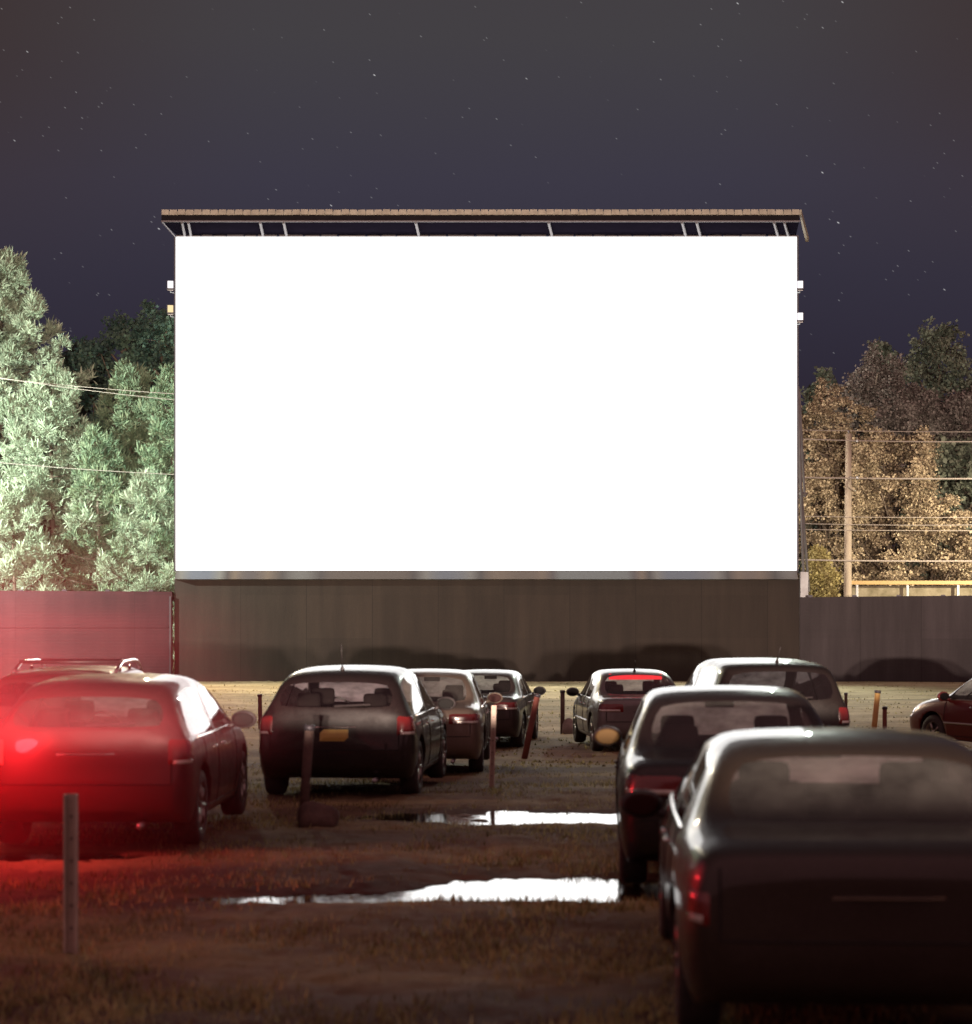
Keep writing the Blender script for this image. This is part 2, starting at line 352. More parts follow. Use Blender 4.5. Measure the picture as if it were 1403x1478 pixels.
# ------------------------------------------------------------------ ground
def build_ground():
    xs = np.unique(np.concatenate([np.arange(-9, 9.01, .075), np.arange(-30, -9, .5), np.arange(9, 30, .5), np.linspace(-400, -30, 22), np.linspace(30, 400, 22)]))
    ys = np.unique(np.concatenate([np.linspace(-120, 5, 30), np.arange(5, 11, .1), np.arange(11, 24, .05), np.arange(24, 80, .25), np.linspace(80, 900, 40)]))
    X, Y = np.meshgrid(xs, ys)
    Z = ground_z(X, Y)
    near = (np.abs(X) < 9.1) & (Y > 5) & (Y < 80)
    # clods and tufts
    def vn(s, sd):
        r = np.random.default_rng(sd); gx = (X * s) % 256; gy = (Y * s) % 256
        t = r.random((257, 257)); i = gx.astype(int); j = gy.astype(int); fx = gx - i; fy = gy - j
        fx = fx * fx * (3 - 2 * fx); fy = fy * fy * (3 - 2 * fy)
        return (t[i, j] * (1 - fx) * (1 - fy) + t[i + 1, j] * fx * (1 - fy) + t[i, j + 1] * (1 - fx) * fy + t[i + 1, j + 1] * fx * fy) - .5
    rough = .035 * vn(1.3, 1) + .022 * vn(4.0, 2) + .022 * vn(9.0, 3) + .020 * vn(17.0, 4)
    amp = np.where(Y < 24, 1.0, .9)
    # hollows that hold the puddles
    for (cx, cy, ax, ay, dep) in PUD:
        h = ((X - cx) / ax) ** 2 + ((Y - cy) / ay) ** 2
        Z = Z - dep * np.exp(-h ** 1.5)
        amp = amp * (1 + (.45 if dep < .06 else -.35) * np.exp(-(h * 1.2) ** 2))
    Z = Z + np.where(near, rough * amp, rough * .4)
    ny, nx = X.shape
    V = np.stack([X, Y, Z], -1).reshape(-1, 3)
    i = np.arange(ny * nx).reshape(ny, nx)
    Fq = np.stack([i[:-1, :-1], i[:-1, 1:], i[1:, 1:], i[1:, :-1]], -1).reshape(-1, 4)
    o = np_mesh('ground', V, Fq, M['ground'], smooth=True); tag(o, kind='structure')
PUD = [(.60, 15.25, 1.15, .66, .105), (-1.3, 14.75, 1.2, .34, .040), (1.05, 20.6, 1.95, .80, .058), (-.45, 14.95, .9, .40, .035), (-3.6, 17.3, .9, .35, .05)]
build_ground()
def puddle(name, cx, cy, rx, ry, z, seed):
    bm = bmesh.new(); r = random.Random(seed); n = 90
    ph = [r.random() * 6.28 for _ in range(6)]
    vs = []
    for k in range(n):
        t = 2 * PI * k / n
        q = 1 + .06 * math.sin(3 * t + ph[0]) + .05 * math.sin(7 * t + ph[1]) + .03 * math.sin(15 * t + ph[2])
        vs.append(bm.verts.new((cx + rx * q * math.cos(t), cy + ry * q * math.sin(t), z)))
    bm.faces.new(vs)
    o = bm_obj(name, bm, M['water']); tag(o, kind='structure'); return o
pz = lambda x, y: gz(x, y)
puddle('puddle_water', .45, 15.1, 3.6, .95, gz(1.2, 15.25) - .030, 1)
puddle('puddle_water', 1.35, 20.6, 2.8, 1.2, gz(1.35, 20.6) - .030, 2)
puddle('puddle_water', -3.6, 17.3, 1.3, .5, gz(-3.6, 17.3) - .022, 3)

# ------------------------------------------------------------------ grass (one uncountable cover)
M['grass'] = mat_leaf('grass_blades', (.09, .07, .035), (.50, .43, .22), (.28, .24, .11), trans=.7)
def build_grass():
    P = []
    def add(n, y0, y1, hh, ww, patch):
        t = rng.random(n); y = y0 * (y1 / y0) ** t
        half = y * .245 + 1.0
        x = (rng.random(n) * 2 - 1) * half
        f = np.sin(x * 1.9 + 1.3 * np.sin(y * 1.1)) + np.sin(y * 2.7 + .8 * x) + .8 * np.sin(x * 5.1 - y * 3.3)
        keep = f + rng.normal(0, .8, n) > patch
        for (cx, cy, ax, ay, dep) in PUD:
            keep &= (((x - cx) / (ax * 1.05)) ** 2 + ((y - cy) / (ay * 1.25)) ** 2) > 1 - .5 * (rng.random(n) < .06)
        x = x[keep]; y = y[keep]; n = len(x)
        h = hh * (0.5 + rng.random(n)) ; w = ww * (.6 + .8 * rng.random(n))
        P.append((x, y, h, w))
    add(120000, 7, 30, .040, .008, .1)
    add(30000, 30, 76.5, .03, .03, .6)
    x = np.concatenate([p[0] for p in P]); y = np.concatenate([p[1] for p in P]); h = np.concatenate([p[2] for p in P]); w = np.concatenate([p[3] for p in P])
    n = len(x); z = ground_z(x, y) - .02
    a = rng.random(n) * 2 * PI; l = rng.random(n) * 2 * PI; ln = h * (.2 + .7 * rng.random(n))
    dx = np.cos(a) * w; dy = np.sin(a) * w
    V = np.empty((n, 3, 3))
    V[:, 0] = np.stack([x - dx, y - dy, z], -1); V[:, 1] = np.stack([x + dx, y + dy, z], -1)
    V[:, 2] = np.stack([x + np.cos(l) * ln, y + np.sin(l) * ln, z + h + .02], -1)
    o = np_mesh('grass', V.reshape(-1, 3), np.arange(n * 3).reshape(-1, 3), M['grass'])
    tag(o, 'short dry turf growing in patches over the parking field', 'grass', kind='stuff')
build_grass()

# ------------------------------------------------------------------ cinema screen, canopy, walls
DS = 77.0
SX0, SX1 = at(254, 0, DS).x, at(1150, 0, DS).x
SZ0, SZ1 = at(0, 823, DS).z, at(0, 342, DS).z
WB = gz(0, DS)
M['screen'] = mat_emit('lit_screen_white', (1.0, .985, .965), 3.3)
M['wall_c'] = mat_wall('dark_brown_board_wall', (.022, .0155, .0125), (.038, .027, .021), 2.44, .2, .05)
M['wall_r'] = mat_wall('plum_grey_board_wall', (.030, .023, .026), (.056, .045, .050), 2.2, .12, .35)
M['wall_l'] = mat_wall('red_lit_tint_board_wall', (.034, .010, .014), (.060, .018, .022), 2.2, .12, .4)  # the red glow on this wall is put into its base colour
M['tan_trim'] = prin('tan_roof_trim', (.40, .37, .30), .6, noise=(4, .5, (.10, .08, .06)), emis=None)
M['fascia'] = prin('dark_fascia', (.010, .008, .010), .8, 0, 0, .1, noise=(2, .5, (.018, .014, .018)))
M['soffit'] = prin('dark_soffit', (.009, .007, .013), 1.0, 0, 0, 0.0, noise=(2, .5, (.006, .005, .009)))
M['beam'] = prin('pale_beam', (.11, .09, .10), .6, noise=(5, .4, (.10, .08, .09)))
T = NT('ledge_metal'); p_ = T.n('ShaderNodeBsdfPrincipled'); tc_ = T.n('ShaderNodeTexCoord'); n_ = T.n('ShaderNodeTexNoise', Scale=.22, Detail=1.0)
mp_ = T.n('ShaderNodeMapping'); mp_.inputs['Location'].default_value = (3.2, 0, 0); mp_.inputs['Scale'].default_value = (1, .01, .01); T.l(tc_.outputs['Object'], mp_.inputs[0]); T.l(mp_.outputs[0], n_.inputs['Vector'])
r_ = T.n('ShaderNodeValToRGB'); e_ = r_.color_ramp.elements; e_[0].position = .40; e_[0].color = (0.092, 0.106, 0.132, 1); e_[1].position = .60; e_[1].color = (0.110, 0.121, 0.121, 1)  # bluish, pale and orange reflections painted as patches of base colour
for q, c in ((.44, (0.132, 0.132, 0.123, 1)), (.48, (0.048, 0.040, 0.037, 1)), (.52, (0.121, 0.092, 0.066, 1)), (.56, (0.066, 0.055, 0.055, 1))):
    k_ = e_.new(q); k_.color = c
T.l(n_.outputs['Fac'], r_.inputs['Fac']); T.l(r_.outputs[0], p_.inputs['Base Color']); setin(p_, Roughness=.6); T.l(p_.outputs[0], T.out.inputs['Surface'])
M['ledge'] = T.m

scr = empty('cinema_screen', (0, DS, WB), 0, 'huge blank white lit drive-in cinema screen standing on the dark wall', 'cinema screen')
def rel(o_parent, pts):  # world to parent-local (no rotation)
    return [Vector(p) - o_parent.location for p in pts]
sl = scr.location
bm = bmesh.new(); box(bm, (((SX0 + SX1) / 2, .06, (SZ0 + SZ1) / 2 - sl.z)), (SX1 - SX0, .12, SZ1 - SZ0)); bm_obj('screen_panel', bm, M['screen'], scr)
bm = bmesh.new()
for x in (SX0 - .035, SX1 + .035): box(bm, (x, .08, (SZ0 + SZ1) / 2 - sl.z), (.06, .22, SZ1 - SZ0 + .1))
box(bm, ((SX0 + SX1) / 2, .3, (SZ0 + SZ1) / 2 - sl.z), (SX1 - SX0 - .02, .3, SZ1 - SZ0 - .02))
bm_obj('frame', bm, M['steel_dark'], scr)
# bottom ledge (sloping metal strip)
zt = SZ0 - sl.z; zl = at(0, 836, DS - .3).z - sl.z
bm = bmesh.new(); f = [(SX0, -.02, zt - .004), (SX1, -.02, zt - .004), (SX1, -.34, zl), (SX0, -.34, zl)]
b_ = [(SX0, .1, zt - .02), (SX1, .1, zt - .02), (SX1, .1, zl - .03), (SX0, .1, zl - .03)]
vs = [bm.verts.new(q) for q in f + b_]
for q in ((0, 1, 2, 3), (7, 6, 5, 4), (0, 4, 5, 1), (3, 2, 6, 7), (0, 3, 7, 4), (1, 5, 6, 2)): bm.faces.new([vs[k] for k in q])
bm_obj('ledge', bm, M['ledge'], scr)
# canopy
FY = -3.0
zf_top = at(0, 303, DS + FY).z - sl.z; zf_mid = at(0, 310.5, DS + FY).z - sl.z; zf_bot = at(0, 320, DS + FY).z - sl.z
zb_ = SZ1 - sl.z + .10
XL, XR = at(233, 0, DS + FY).x, at(1154, 0, DS + FY).x
XRb = at(1166, 0, DS + FY).x
bm = bmesh.new()   # roof slab, front higher than back
def slab(bm, P8):
    vs = [bm.verts.new(q) for q in P8]
    for q in ((0, 1, 2, 3), (7, 6, 5, 4), (0, 4, 5, 1), (3, 2, 6, 7), (0, 3, 7, 4), (1, 5, 6, 2)): bm.faces.new([vs[k] for k in q])
slab(bm, [(XL, FY + .08, zf_bot + .02), (XR, FY + .08, zf_bot + .02), (SX1 + .05, .5, zb_ + .06), (SX0 - .05, .5, zb_ + .06),
          (XL, FY + .08, zf_mid), (XR, FY + .08, zf_mid), (SX1 + .05, .5, zb_ + .25), (SX0 - .05, .5, zb_ + .25)])
bm_obj('canopy_roof', bm, M['soffit'], scr)
bm = bmesh.new(); box(bm, ((XL + XR) / 2, FY + .03, (zf_mid + zf_bot) / 2), (XR - XL, .08, zf_mid - zf_bot)); bm_obj('canopy_fascia', bm, M['fascia'], scr)
bm = bmesh.new()   # tan corrugated edge of the roofing, one short lap per sheet
nx = 78
for k in range(nx):
    x0 = XL + (XR - XL) * k / nx; x1 = XL + (XR - XL) * (k + 1) / nx
    box(bm, ((x0 + x1) / 2, FY - .02, (zf_top + zf_mid) / 2 + random.uniform(-.006, .012)), (x1 - x0 - .035, .10, (zf_top - zf_mid)))
box(bm, ((XL + XR) / 2, FY + .05, (zf_top + zf_mid) / 2 - .02), (XR - XL - .01, .06, (zf_top - zf_mid) - .05))
bm_obj('roof_edge_trim', bm, M['tan_trim'], scr)
bm = bmesh.new(); box(bm, ((XL + XR) / 2, FY - .03, zf_bot + .01), (XR - XL, .07, .05)); bm_obj('fascia_lip', bm, M['beam'], scr)
for u in (262, 271, 375, 409, 600, 792, 985, 1006, 1118, 1133):
    bm = bmesh.new(); X = (u - U0) / F * (DS + FY)
    Xb = X * (DS) / (DS + FY) + (.12 if u < 700 else .12)
    tube(bm, [(X, FY + .1, zf_bot - .01), (Xb, .0, zb_ - .06)], .05, 6)
    bm_obj('roof_bracket', bm, M['beam'], scr)
bm = bmesh.new()  # end boards
slab(bm, [(XR, FY - .04, zf_top), (XR + .07, FY - .04, zf_top), (SX1 + .44, -.1, zb_ - .16), (SX1 + .34, -.1, zb_ - .16),
          (XR, FY + .06, zf_top - .16), (XR + .07, FY + .06, zf_top - .16), (SX1 + .44, .1, zb_ - .26), (SX1 + .34, .1, zb_ - .26)])
bm_obj('end_board', bm, M['tan_trim'], scr)
bm = bmesh.new(); tube(bm, [(XL + .02, FY, zf_bot), (SX0 - .02, 0, zb_ - .1)], .03, 6); bm_obj('end_board', bm, M['beam'], scr)
bm = bmesh.new()  # lacing strip along the top of the sheet
x = SX0
while x < SX1 - .3:
    w = random.uniform(.4, 1.1); box(bm, (min(x + w / 2, SX1 - .2), -.03, SZ1 - sl.z + .035 + random.uniform(-.01, .01)), (w * .9, .05, .055)); x += w
bm_obj('lacing_strip', bm, M['beam'], scr)
# steel legs behind the screen
for X in (-9.5, -3.2, 3.2, 9.5, SX1 + .72):
    bm = bmesh.new(); ztop = (SZ1 - sl.z - 1) if X < 11 else at(0, 560, DS + 3).z - sl.z
    Y = .9 if X < 11 else 3.0
    box(bm, (X, Y, 1.5 + zt / 2 - 1.5), (.30, .3, zt))
    zz = zt
    tube(bm, [(X - .02, Y, zt), (X - .32, Y - .6, ztop)], .06, 6)
    tube(bm, [(X + .16, Y + .4, 0), (X + .16, Y + .4, zt * .95)], .09, 8)
    tube(bm, [(X + .26, Y + .4, zt * .82), (X - .14, Y - .3, zt * 1.75)], .055, 6)
    tube(bm, [(X + .02, Y - .1, zt * 1.7), (X - .25, Y - .5, ztop - .2)], .05, 6)
    tube(bm, [(X - .2, Y - .3, zt * 1.73), (X + .1, Y, zt * 1.73)], .06, 6)
    bm_obj('support_leg', bm, M['steel'], scr)
# walls
def wall(name, A, B, zb0, zb1, zt0, zt1, mat, th, label):
    A = Vector(A); B = Vector(B); d = (B - A); Ln = d.length; ang = math.atan2(d.y, d.x)
    e = empty(name, (A.x, A.y, zb0), ang, label, 'wall')
    bm = bmesh.new()
    slab(bm, [(0, 0, -.6), (Ln, 0, zb1 - zb0 - .6), (Ln, th, zb1 - zb0 - .6), (0, th, -.6), (0, 0, zt0 - zb0), (Ln, 0, zt1 - zb0), (Ln, th, zt1 - zb0), (0, th, zt0 - zb0)])
    bm_obj('board_panel', bm, mat, e)
    return e, Ln
zc = at(0, 836, DS).z
wc, Ln = wall('wall', (SX0 - .06, DS + .02, 0), (SX1 + .1, DS + .02, 0), WB, WB, zc, zc, M['wall_c'], .28, 'smooth dark brown board wall directly under the white screen')
D2 = 75.6; zrt0 = at(0, 862, DS).z; zrt1 = at(0, 858, D2).z
wr, LnR = wall('wall', (SX1 + .1, DS - .02, 0), (22.5, 74.6, 0), WB, gz(20, D2), zrt0, zrt1, M['wall_r'], .2, 'plum grey panelled board wall running past the utility pole')
zlt = at(0, 854, DS).z
wl, LnL = wall('wall', (-24, DS - .3, 0), (SX0 - .14, DS - .05, 0), WB, WB, at(0, 851, DS).z, zlt, M['wall_l'], .2, 'weathered board wall, red light put into its colour, in front of the pine trees')
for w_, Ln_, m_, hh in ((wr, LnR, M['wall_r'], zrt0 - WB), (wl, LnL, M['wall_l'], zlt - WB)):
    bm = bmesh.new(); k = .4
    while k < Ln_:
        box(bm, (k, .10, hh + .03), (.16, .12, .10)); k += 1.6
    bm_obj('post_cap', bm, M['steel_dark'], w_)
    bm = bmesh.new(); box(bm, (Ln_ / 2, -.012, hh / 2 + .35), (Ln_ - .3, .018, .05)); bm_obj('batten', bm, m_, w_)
bm = bmesh.new(); box(bm, (Ln_ - .06, -.04, 1.6), (.07, .06, 3.1)); bm_obj('corner_trim', bm, M['steel_dark'], wl)

# flood lamps on the screen edges
M['lamp_w'] = mat_emit('flood_lens_white', (1, .96, 1), 1.6); M['lamp_y'] = mat_emit('flood_lens_warm', (1, .78, .42), 1.1)
for (u, v, m_, lb) in ((246, 411, 'lamp_w', 'white square flood lamp, upper one on the screen edge by the pines'), (246, 446, 'lamp_y', 'yellowish square flood lamp, lower one on the screen edge by the pines'),
                   (1155, 411, 'lamp_w', 'small flood lamp, upper one on the screen edge by the pole'), (1155, 457, 'lamp_w', 'flood lamp on a bent arm, lower one on the screen edge by the pole')):
    p = at(u, v, DS - .35); e = empty('flood_lamp', p, R(8 if u < 700 else -8), lb, 'lamp', 'flood lamps on the screen edges')
    bm = bmesh.new(); box(bm, (0, .09, 0), (.27, .16, .33), bev=.02); bm_obj('housing', bm, M['steel_dark'], e)
    bm = bmesh.new(); box(bm, (0, -.005, .01), (.20, .03, .26), bev=.008); bm_obj('lens', bm, M[m_], e)
    bm = bmesh.new(); s = 1 if u < 700 else -1
    tube(bm, [(0, .12, -.16), (0, .2, -.25), (s * .22, .38, -.25)], .02, 6); box(bm, (0, .1, -.19), (.2, .05, .03)); bm_obj('bracket', bm, M['steel'], e)

# ------------------------------------------------------------------ cars
ROWS = 11  # b8 b7 b6 1 2 3 4 5 6 7 8
def car_stations(kind, L, W, H, belt):
    w = W / 2; S = []
    def st(yl, ws, y5, z5, x5, p6, p7, p8, z1=.22, y1=None):
        """lower rows at yl, width factor ws; p6,p7 = (xfactor, y, z), p8=(y,z)"""
        y1 = yl if y1 is None else y1
        c7 = .60 * w * ws; c6 = .78 * w * ws
        S.append([(0, y1, z1), (c7, y1, z1), (c6, y1, z1), (.93 * w * ws, y1, z1), (.985 * w * ws, yl, .36), (1.0 * w * ws, yl, .58),
                  (.985 * w * ws, (yl + y5) / 2, belt - .12 if z5 > belt - .05 else z5 - .10), (x5 * w, y5, z5),
                  (p6[0] * w, p6[1], p6[2]), (p7[0] * w, p7[1], p7[2]), (0, p8[0], p8[1])])
    t = {}
    if kind == 'sedan':
        yc = L - 1.12
        st(.05, .90, .07, belt - .02, .84, (.76, .05, belt), (.64, .03, belt + .005), (.0, belt + .01), .30, .12)   # A cap
        st(.30, .975, .30, belt - .01, .905, (.83, .30, belt + .03), (.70, .30, belt + .045), (.28, belt + .055))   # deck
        st(.95, 1, .92, belt, .93, (.86, .88, belt + .045), (.76, .82, belt + .06), (.74, belt + .075))            # B window foot
        st(1.25, 1, 1.25, belt, .93, (.77, 1.32, H - .16), (.66, 1.28, H - .10), (1.22, H - .075))                 # B2 window head
        st(1.45, 1, 1.45, belt, .93, (.735, 1.62, H - .10), (.63, 1.58, H - .03), (1.55, H))                       # C
        st(2.12, 1, 2.12, belt - .005, .935, (.74, 2.15, H - .085), (.64, 2.15, H - .012), (2.15, H + .012))       # D
        st(2.22, 1, 2.22, belt - .005, .935, (.74, 2.24, H - .085), (.64, 2.24, H - .012), (2.24, H + .012))       # E
        st(2.95, 1, 2.95, belt - .02, .935, (.735, 2.72, H - .10), (.62, 2.70, H - .045), (2.62, H - .03))         # F
        st(yc, .995, yc - .05, belt - .05, .93, (.87, yc - .05, belt - .01), (.78, yc - .02, belt + .02), (yc + .08, belt + .045)) # G
        wins = dict(B=2, F=7)
    elif kind == 'hatch':
        yc = L - .98
        st(.03, .93, .05, belt - .04, .90, (.83, .06, belt - .03), (.74, .04, belt - .02), (.0, belt - .015), .30, .08)   # A cap
        st(.22, .985, .12, belt + .01, .925, (.85, .10, belt + .06), (.765, .06, belt + .09), (.03, belt + .10))    # window foot
        st(.45, 1, .42, belt + .01, .93, (.765, .38, H - .22), (.675, .30, H - .17), (.25, H - .15))                 # head
        st(.80, 1, .74, belt + .005, .935, (.735, .70, H - .115), (.63, .48, H - .045), (.38, H - .015))              # C roof end
        st(1.52, 1, 1.52, belt, .94, (.745, 1.50, H - .085), (.645, 1.50, H - .012), (1.5, H + .02))                # D
        st(1.62, 1, 1.62, belt, .94, (.745, 1.60, H - .085), (.645, 1.60, H - .012), (1.6, H + .02))                # E
        st(2.50, 1, 2.50, belt - .03, .94, (.735, 2.25, H - .11), (.62, 2.2, H - .05), (2.1, H - .03))              # F
        st(yc, .995, yc - .02, belt - .06, .93, (.875, yc - .03, belt - .02), (.79, yc, belt + .01), (yc + .1, belt + .04))  # G
        wins = dict(B=1, F=6)
    else:  # wagon
        yc = L - 1.05
        st(.03, .94, .05, belt - .04, .91, (.84, .05, belt - .03), (.75, .03, belt - .02), (.0, belt - .015), .30, .08)
        st(.22, .99, .14, belt + .01, .93, (.86, .09, belt + .05), (.775, .05, belt + .08), (.02, belt + .09))
        st(.38, 1, .34, belt + .01, .935, (.785, .26, H - .20), (.695, .20, H - .15), (.16, H - .13))
        st(.62, 1, .56, belt, .94, (.76, .46, H - .10), (.66, .34, H - .035), (.26, H - .01))
        st(1.95, 1, 1.95, belt, .945, (.765, 1.95, H - .08), (.665, 1.95, H - .008), (1.95, H + .015))
        st(2.05, 1, 2.05, belt, .945, (.765, 2.05, H - .08), (.665, 2.05, H - .008), (2.05, H + .015))
        st(2.90, 1, 2.90, belt - .02, .945, (.75, 2.62, H - .11), (.64, 2.58, H - .05), (2.5, H - .03))
        st(yc, .995, yc - .02, belt - .05, .935, (.88, yc - .03, belt - .01), (.79, yc, belt + .02), (yc + .1, belt + .045))
        wins = dict(B=1, F=6)
    yg = yc
    st(yg + .45, .985, yg + .45, belt - .085, .91, (.83, yg + .46, belt - .04), (.70, yg + .5, belt - .005), (yg + .55, belt + .012))
    st(L - .26, .93, L - .26, belt - .17, .85, (.76, L - .22, belt - .13), (.62, L - .18, belt - .10), (L - .14, belt - .09))
    st(L - .06, .86, L - .10, belt - .27, .76, (.66, L - .05, belt - .22), (.54, L - .02, belt - .20), (L, belt - .19), .26, L - .10)
    return S, wins
PARTS = ['body', 'rear_window', 'windscreen', 'side_window', 'door', 'tailgate', 'bumper', 'wheel_well']
def lerp(a, b, t): return a + (b - a) * t

def make_car(spec):
    kind, L, W, H = spec['kind'], spec['L'], spec['W'], spec['H']; belt = spec.get('belt', .93)
    paint = spec['paint']; glass = spec.get('glass', M['glass']); rglass = spec.get('rglass', glass)
    root = empty(spec['name'], (spec['x'], spec['y'], spec.get('z', gz(spec['x'], spec['y'] + 1.5)) + .0), R(spec.get('yaw', 0)), spec['label'], spec.get('cat', 'car'), 'cars parked facing the screen')
    if 'tilt' in spec: root.rotation_euler = (R(spec['tilt']), 0, R(spec.get('yaw', 0)))
    S, wi = car_stations(kind, L, W, H, belt)
    ns = len(S); bm = bmesh.new()
    V = [[None] * ROWS for _ in range(ns)]; VL = [[None] * ROWS for _ in range(ns)]
    for i in range(ns):
        for r in range(ROWS):
            x, y, z = S[i][r]
            V[i][r] = bm.verts.new((x, y, z))
            VL[i][r] = V[i][r] if r in (0, 10) else bm.verts.new((-x, y, z))
    B, Fi = wi['B'], wi['F']
    def face(vs, m):
        f = bm.faces.new(vs); f.material_index = m; f.smooth = True; return f
    for i in range(ns - 1):
        for r in range(ROWS - 1):
            m = 0
            if i == B and r == 9: m = 1
            if i == Fi and r == 9: m = 2
            if r == 7 and i in (B + 1 if kind != 'sedan' else 99, B + 2, B + 4, Fi) : m = 3
            if r == 7 and kind == 'wagon' and i == B + 1: m = 0
            if r in (4, 5, 6) and i in (B + 2, B + 4): m = 4
            if r in (4, 5, 6) and i == B + 3: m = 4
            if i == 0 and r in (9, 8) and kind == 'sedan': m = 5
            if i == 1 and r == 9 and kind == 'sedan': m = 5
            if i == 0 and r in (3, 4): m = 6
            if i == ns - 2 and r in (3, 4): m = 6
            for side, Q in ((1, V), (-1, VL)):
                q = [Q[i][r], Q[i + 1][r], Q[i + 1][r + 1], Q[i][r + 1]]
                face(q if side == 1 else q[::-1], m)
    for (i, rear) in ((0, True), (ns - 1, False)):
        # cap grid: columns side,6,7,8 ; rows bottom(3),4,5,6,top(7)
        Cc = {}
        for side, Q in ((1, V), (-1, VL)):
            for rr in (4, 5, 6):
                sx, sy, sz = S[i][rr]
                tt = (rr - 3) / 4
                bulge = -.03 if rear else .05
                for c, row in ((1, 8), (2, 9), (3, 10)):
                    if c == 3 and side == -1: Cc[(side, rr, c)] = Cc[(1, rr, c)]; continue
                    xb = S[i][{8: 2, 9: 1, 10: 0}[row]][0]; xt = S[i][row][0]
                    x = lerp(xb, xt, tt); 
                    yv = sy + bulge * (.5 + c / 3 * .6)
                    if rr == 6: yv = lerp(sy, S[i][row][1], .6) + bulge * .4
                    Cc[(side, rr, c)] = bm.verts.new((side * x, yv, sz))
            def col(c, rr):
                if c == 0: return Q[i][rr]
                if rr == 3: return Q[i][{1: 2, 2: 1, 3: 0}[c]]
                if rr == 7: return Q[i][{1: 8, 2: 9, 3: 10}[c]]
                return Cc[(side, rr, c)]
            for rr in (3, 4, 5, 6):
                for c in (0, 1, 2):
                    q = [col(c, rr), col(c, rr + 1), col(c + 1, rr + 1), col(c + 1, rr)]
                    if (side == 1) != rear: q = q[::-1]
                    m = 6 if rr in (3, 4) else (5 if (rear and c > 0) else 0)
                    face(q, m)
    bmesh.ops.recalc_face_normals(bm, faces=bm.faces)
    # creases where glass meets metal and along the shoulder
    cl = bm.edges.layers.float.get('crease_edge') or bm.edges.layers.float.new('crease_edge')
    for e in bm.edges:
        ms = {f.material_index for f in e.link_faces}
        if len(ms) > 1:
            if ms & {1, 2, 3}: e[cl] = .55
            elif 6 in ms: e[cl] = .35
            else: e[cl] = .12
    for i in range(ns - 1):
        for Q in (V, VL):
            for r_, cv in ((7, .45), (3, .5), (9, .25), (8, .25)):
                e = bm.edges.get((Q[i][r_], Q[i + 1][r_]))
                if e: e[cl] = max(e[cl], cv)
    me = bpy.data.meshes.new('car_cage'); bm.to_mesh(me); bm.free()
    ob = bpy.data.objects.new('car_cage', me); COL.objects.link(ob)
    for k in range(8): me.materials.append(M['black'])
    sm = ob.modifiers.new('s', 'SUBSURF'); sm.levels = 2; sm.render_levels = 2
    # wheel arches
    wr = spec.get('wr', .32); yr = {'sedan': .98, 'hatch': .72, 'wagon': .90}[kind]; yf = L - {'sedan': .88, 'hatch': .80, 'wagon': .86}[kind]
    cbm = bmesh.new()
    for yy in (yr, yf):
        for s in (-1, 1):
            bmesh.ops.create_cone(cbm, cap_ends=True, segments=36, radius1=wr + .055, radius2=wr + .055, depth=.50,
                                  matrix=Matrix.Translation((s * (W / 2 - .05), yy, wr + .01)) @ Matrix.Rotation(PI / 2, 4, 'Y'))
    for f in cbm.faces: f.material_index = 7
    cme = bpy.data.meshes.new('cut'); cbm.to_mesh(cme); cbm.free()
    for k in range(8): cme.materials.append(M['black'])
    cob = bpy.data.objects.new('cut', cme); COL.objects.link(cob)
    bo = ob.modifiers.new('b', 'BOOLEAN'); bo.operation = 'DIFFERENCE'; bo.object = cob; bo.solver = 'EXACT'
    bpy.context.view_layer.update()
    dg = bpy.context.evaluated_depsgraph_get()
    ev = ob.evaluated_get(dg); em = bpy.data.meshes.new_from_object(ev, depsgraph=dg)
    bpy.data.objects.remove(ob); bpy.data.objects.remove(cob)
    bvh = BVHTree.FromPolygons([v.co[:] for v in em.vertices], [p.vertices[:] for p in em.polygons])
    vn = [v.normal.copy() for v in em.vertices]
    mats = {'body': paint, 'rear_window': rglass, 'windscreen': spec.get('ws', M['glass_ws']), 'side_window': glass, 'door': paint, 'tailgate': paint, 'bumper': spec.get('bumper', paint), 'wheel_well': M['black']}
    lst = {}
    for p in em.polygons:
        k = p.material_index; key = (k, 0)
        if k in (3, 4): # split each side and front/rear
            key = (k, (1 if p.center.x > 0 else 2) + (10 if p.center.y > (S[B + 3][5][1] + S[B + 4][5][1]) / 2 else 0))
        if k == 6: key = (k, 1 if p.center.y > L / 2 else 0)
        if k == 7: key = (k, (1 if p.center.x > 0 else 2) + (10 if p.center.y > L / 2 else 0))
        lst.setdefault(key, []).append(p)
    made = {}
    for (k, sub), ps in lst.items():
        idx = {}; vv = []; ff = []
        for p in ps:
            f = []
            for vi in p.vertices:
                if vi not in idx: idx[vi] = len(vv); vv.append(vi)
                f.append(idx[vi])
            ff.append(f)
        m2 = bpy.data.meshes.new(PARTS[k]); m2.from_pydata([em.vertices[v].co[:] for v in vv], [], ff); m2.update()
        name = PARTS[k]
        if name == 'tailgate' and kind == 'sedan': name = 'boot_lid'
        if name == 'body': name = 'body_shell'
        o = link(name, m2, mats[PARTS[k]], root, smooth=(k != 7))
        if k != 7:
            try: m2.normals_split_custom_set_from_vertices([vn[v] for v in vv])
            except Exception: pass
        made[(k, sub)] = o
    bpy.data.meshes.remove(em)
    # ---- projected pieces
    def hit(o, d):
        h = bvh.ray_cast(Vector(o), Vector(d).normalized(), 6)
        return h[0], h[1]
    def side_pt(s, y, z, off=.004):
        p, n = hit((s * 2.5, y, z), (-s, 0, 0)); 
        if p is None: return None
        return p + Vector((s, 0, 0)) * off
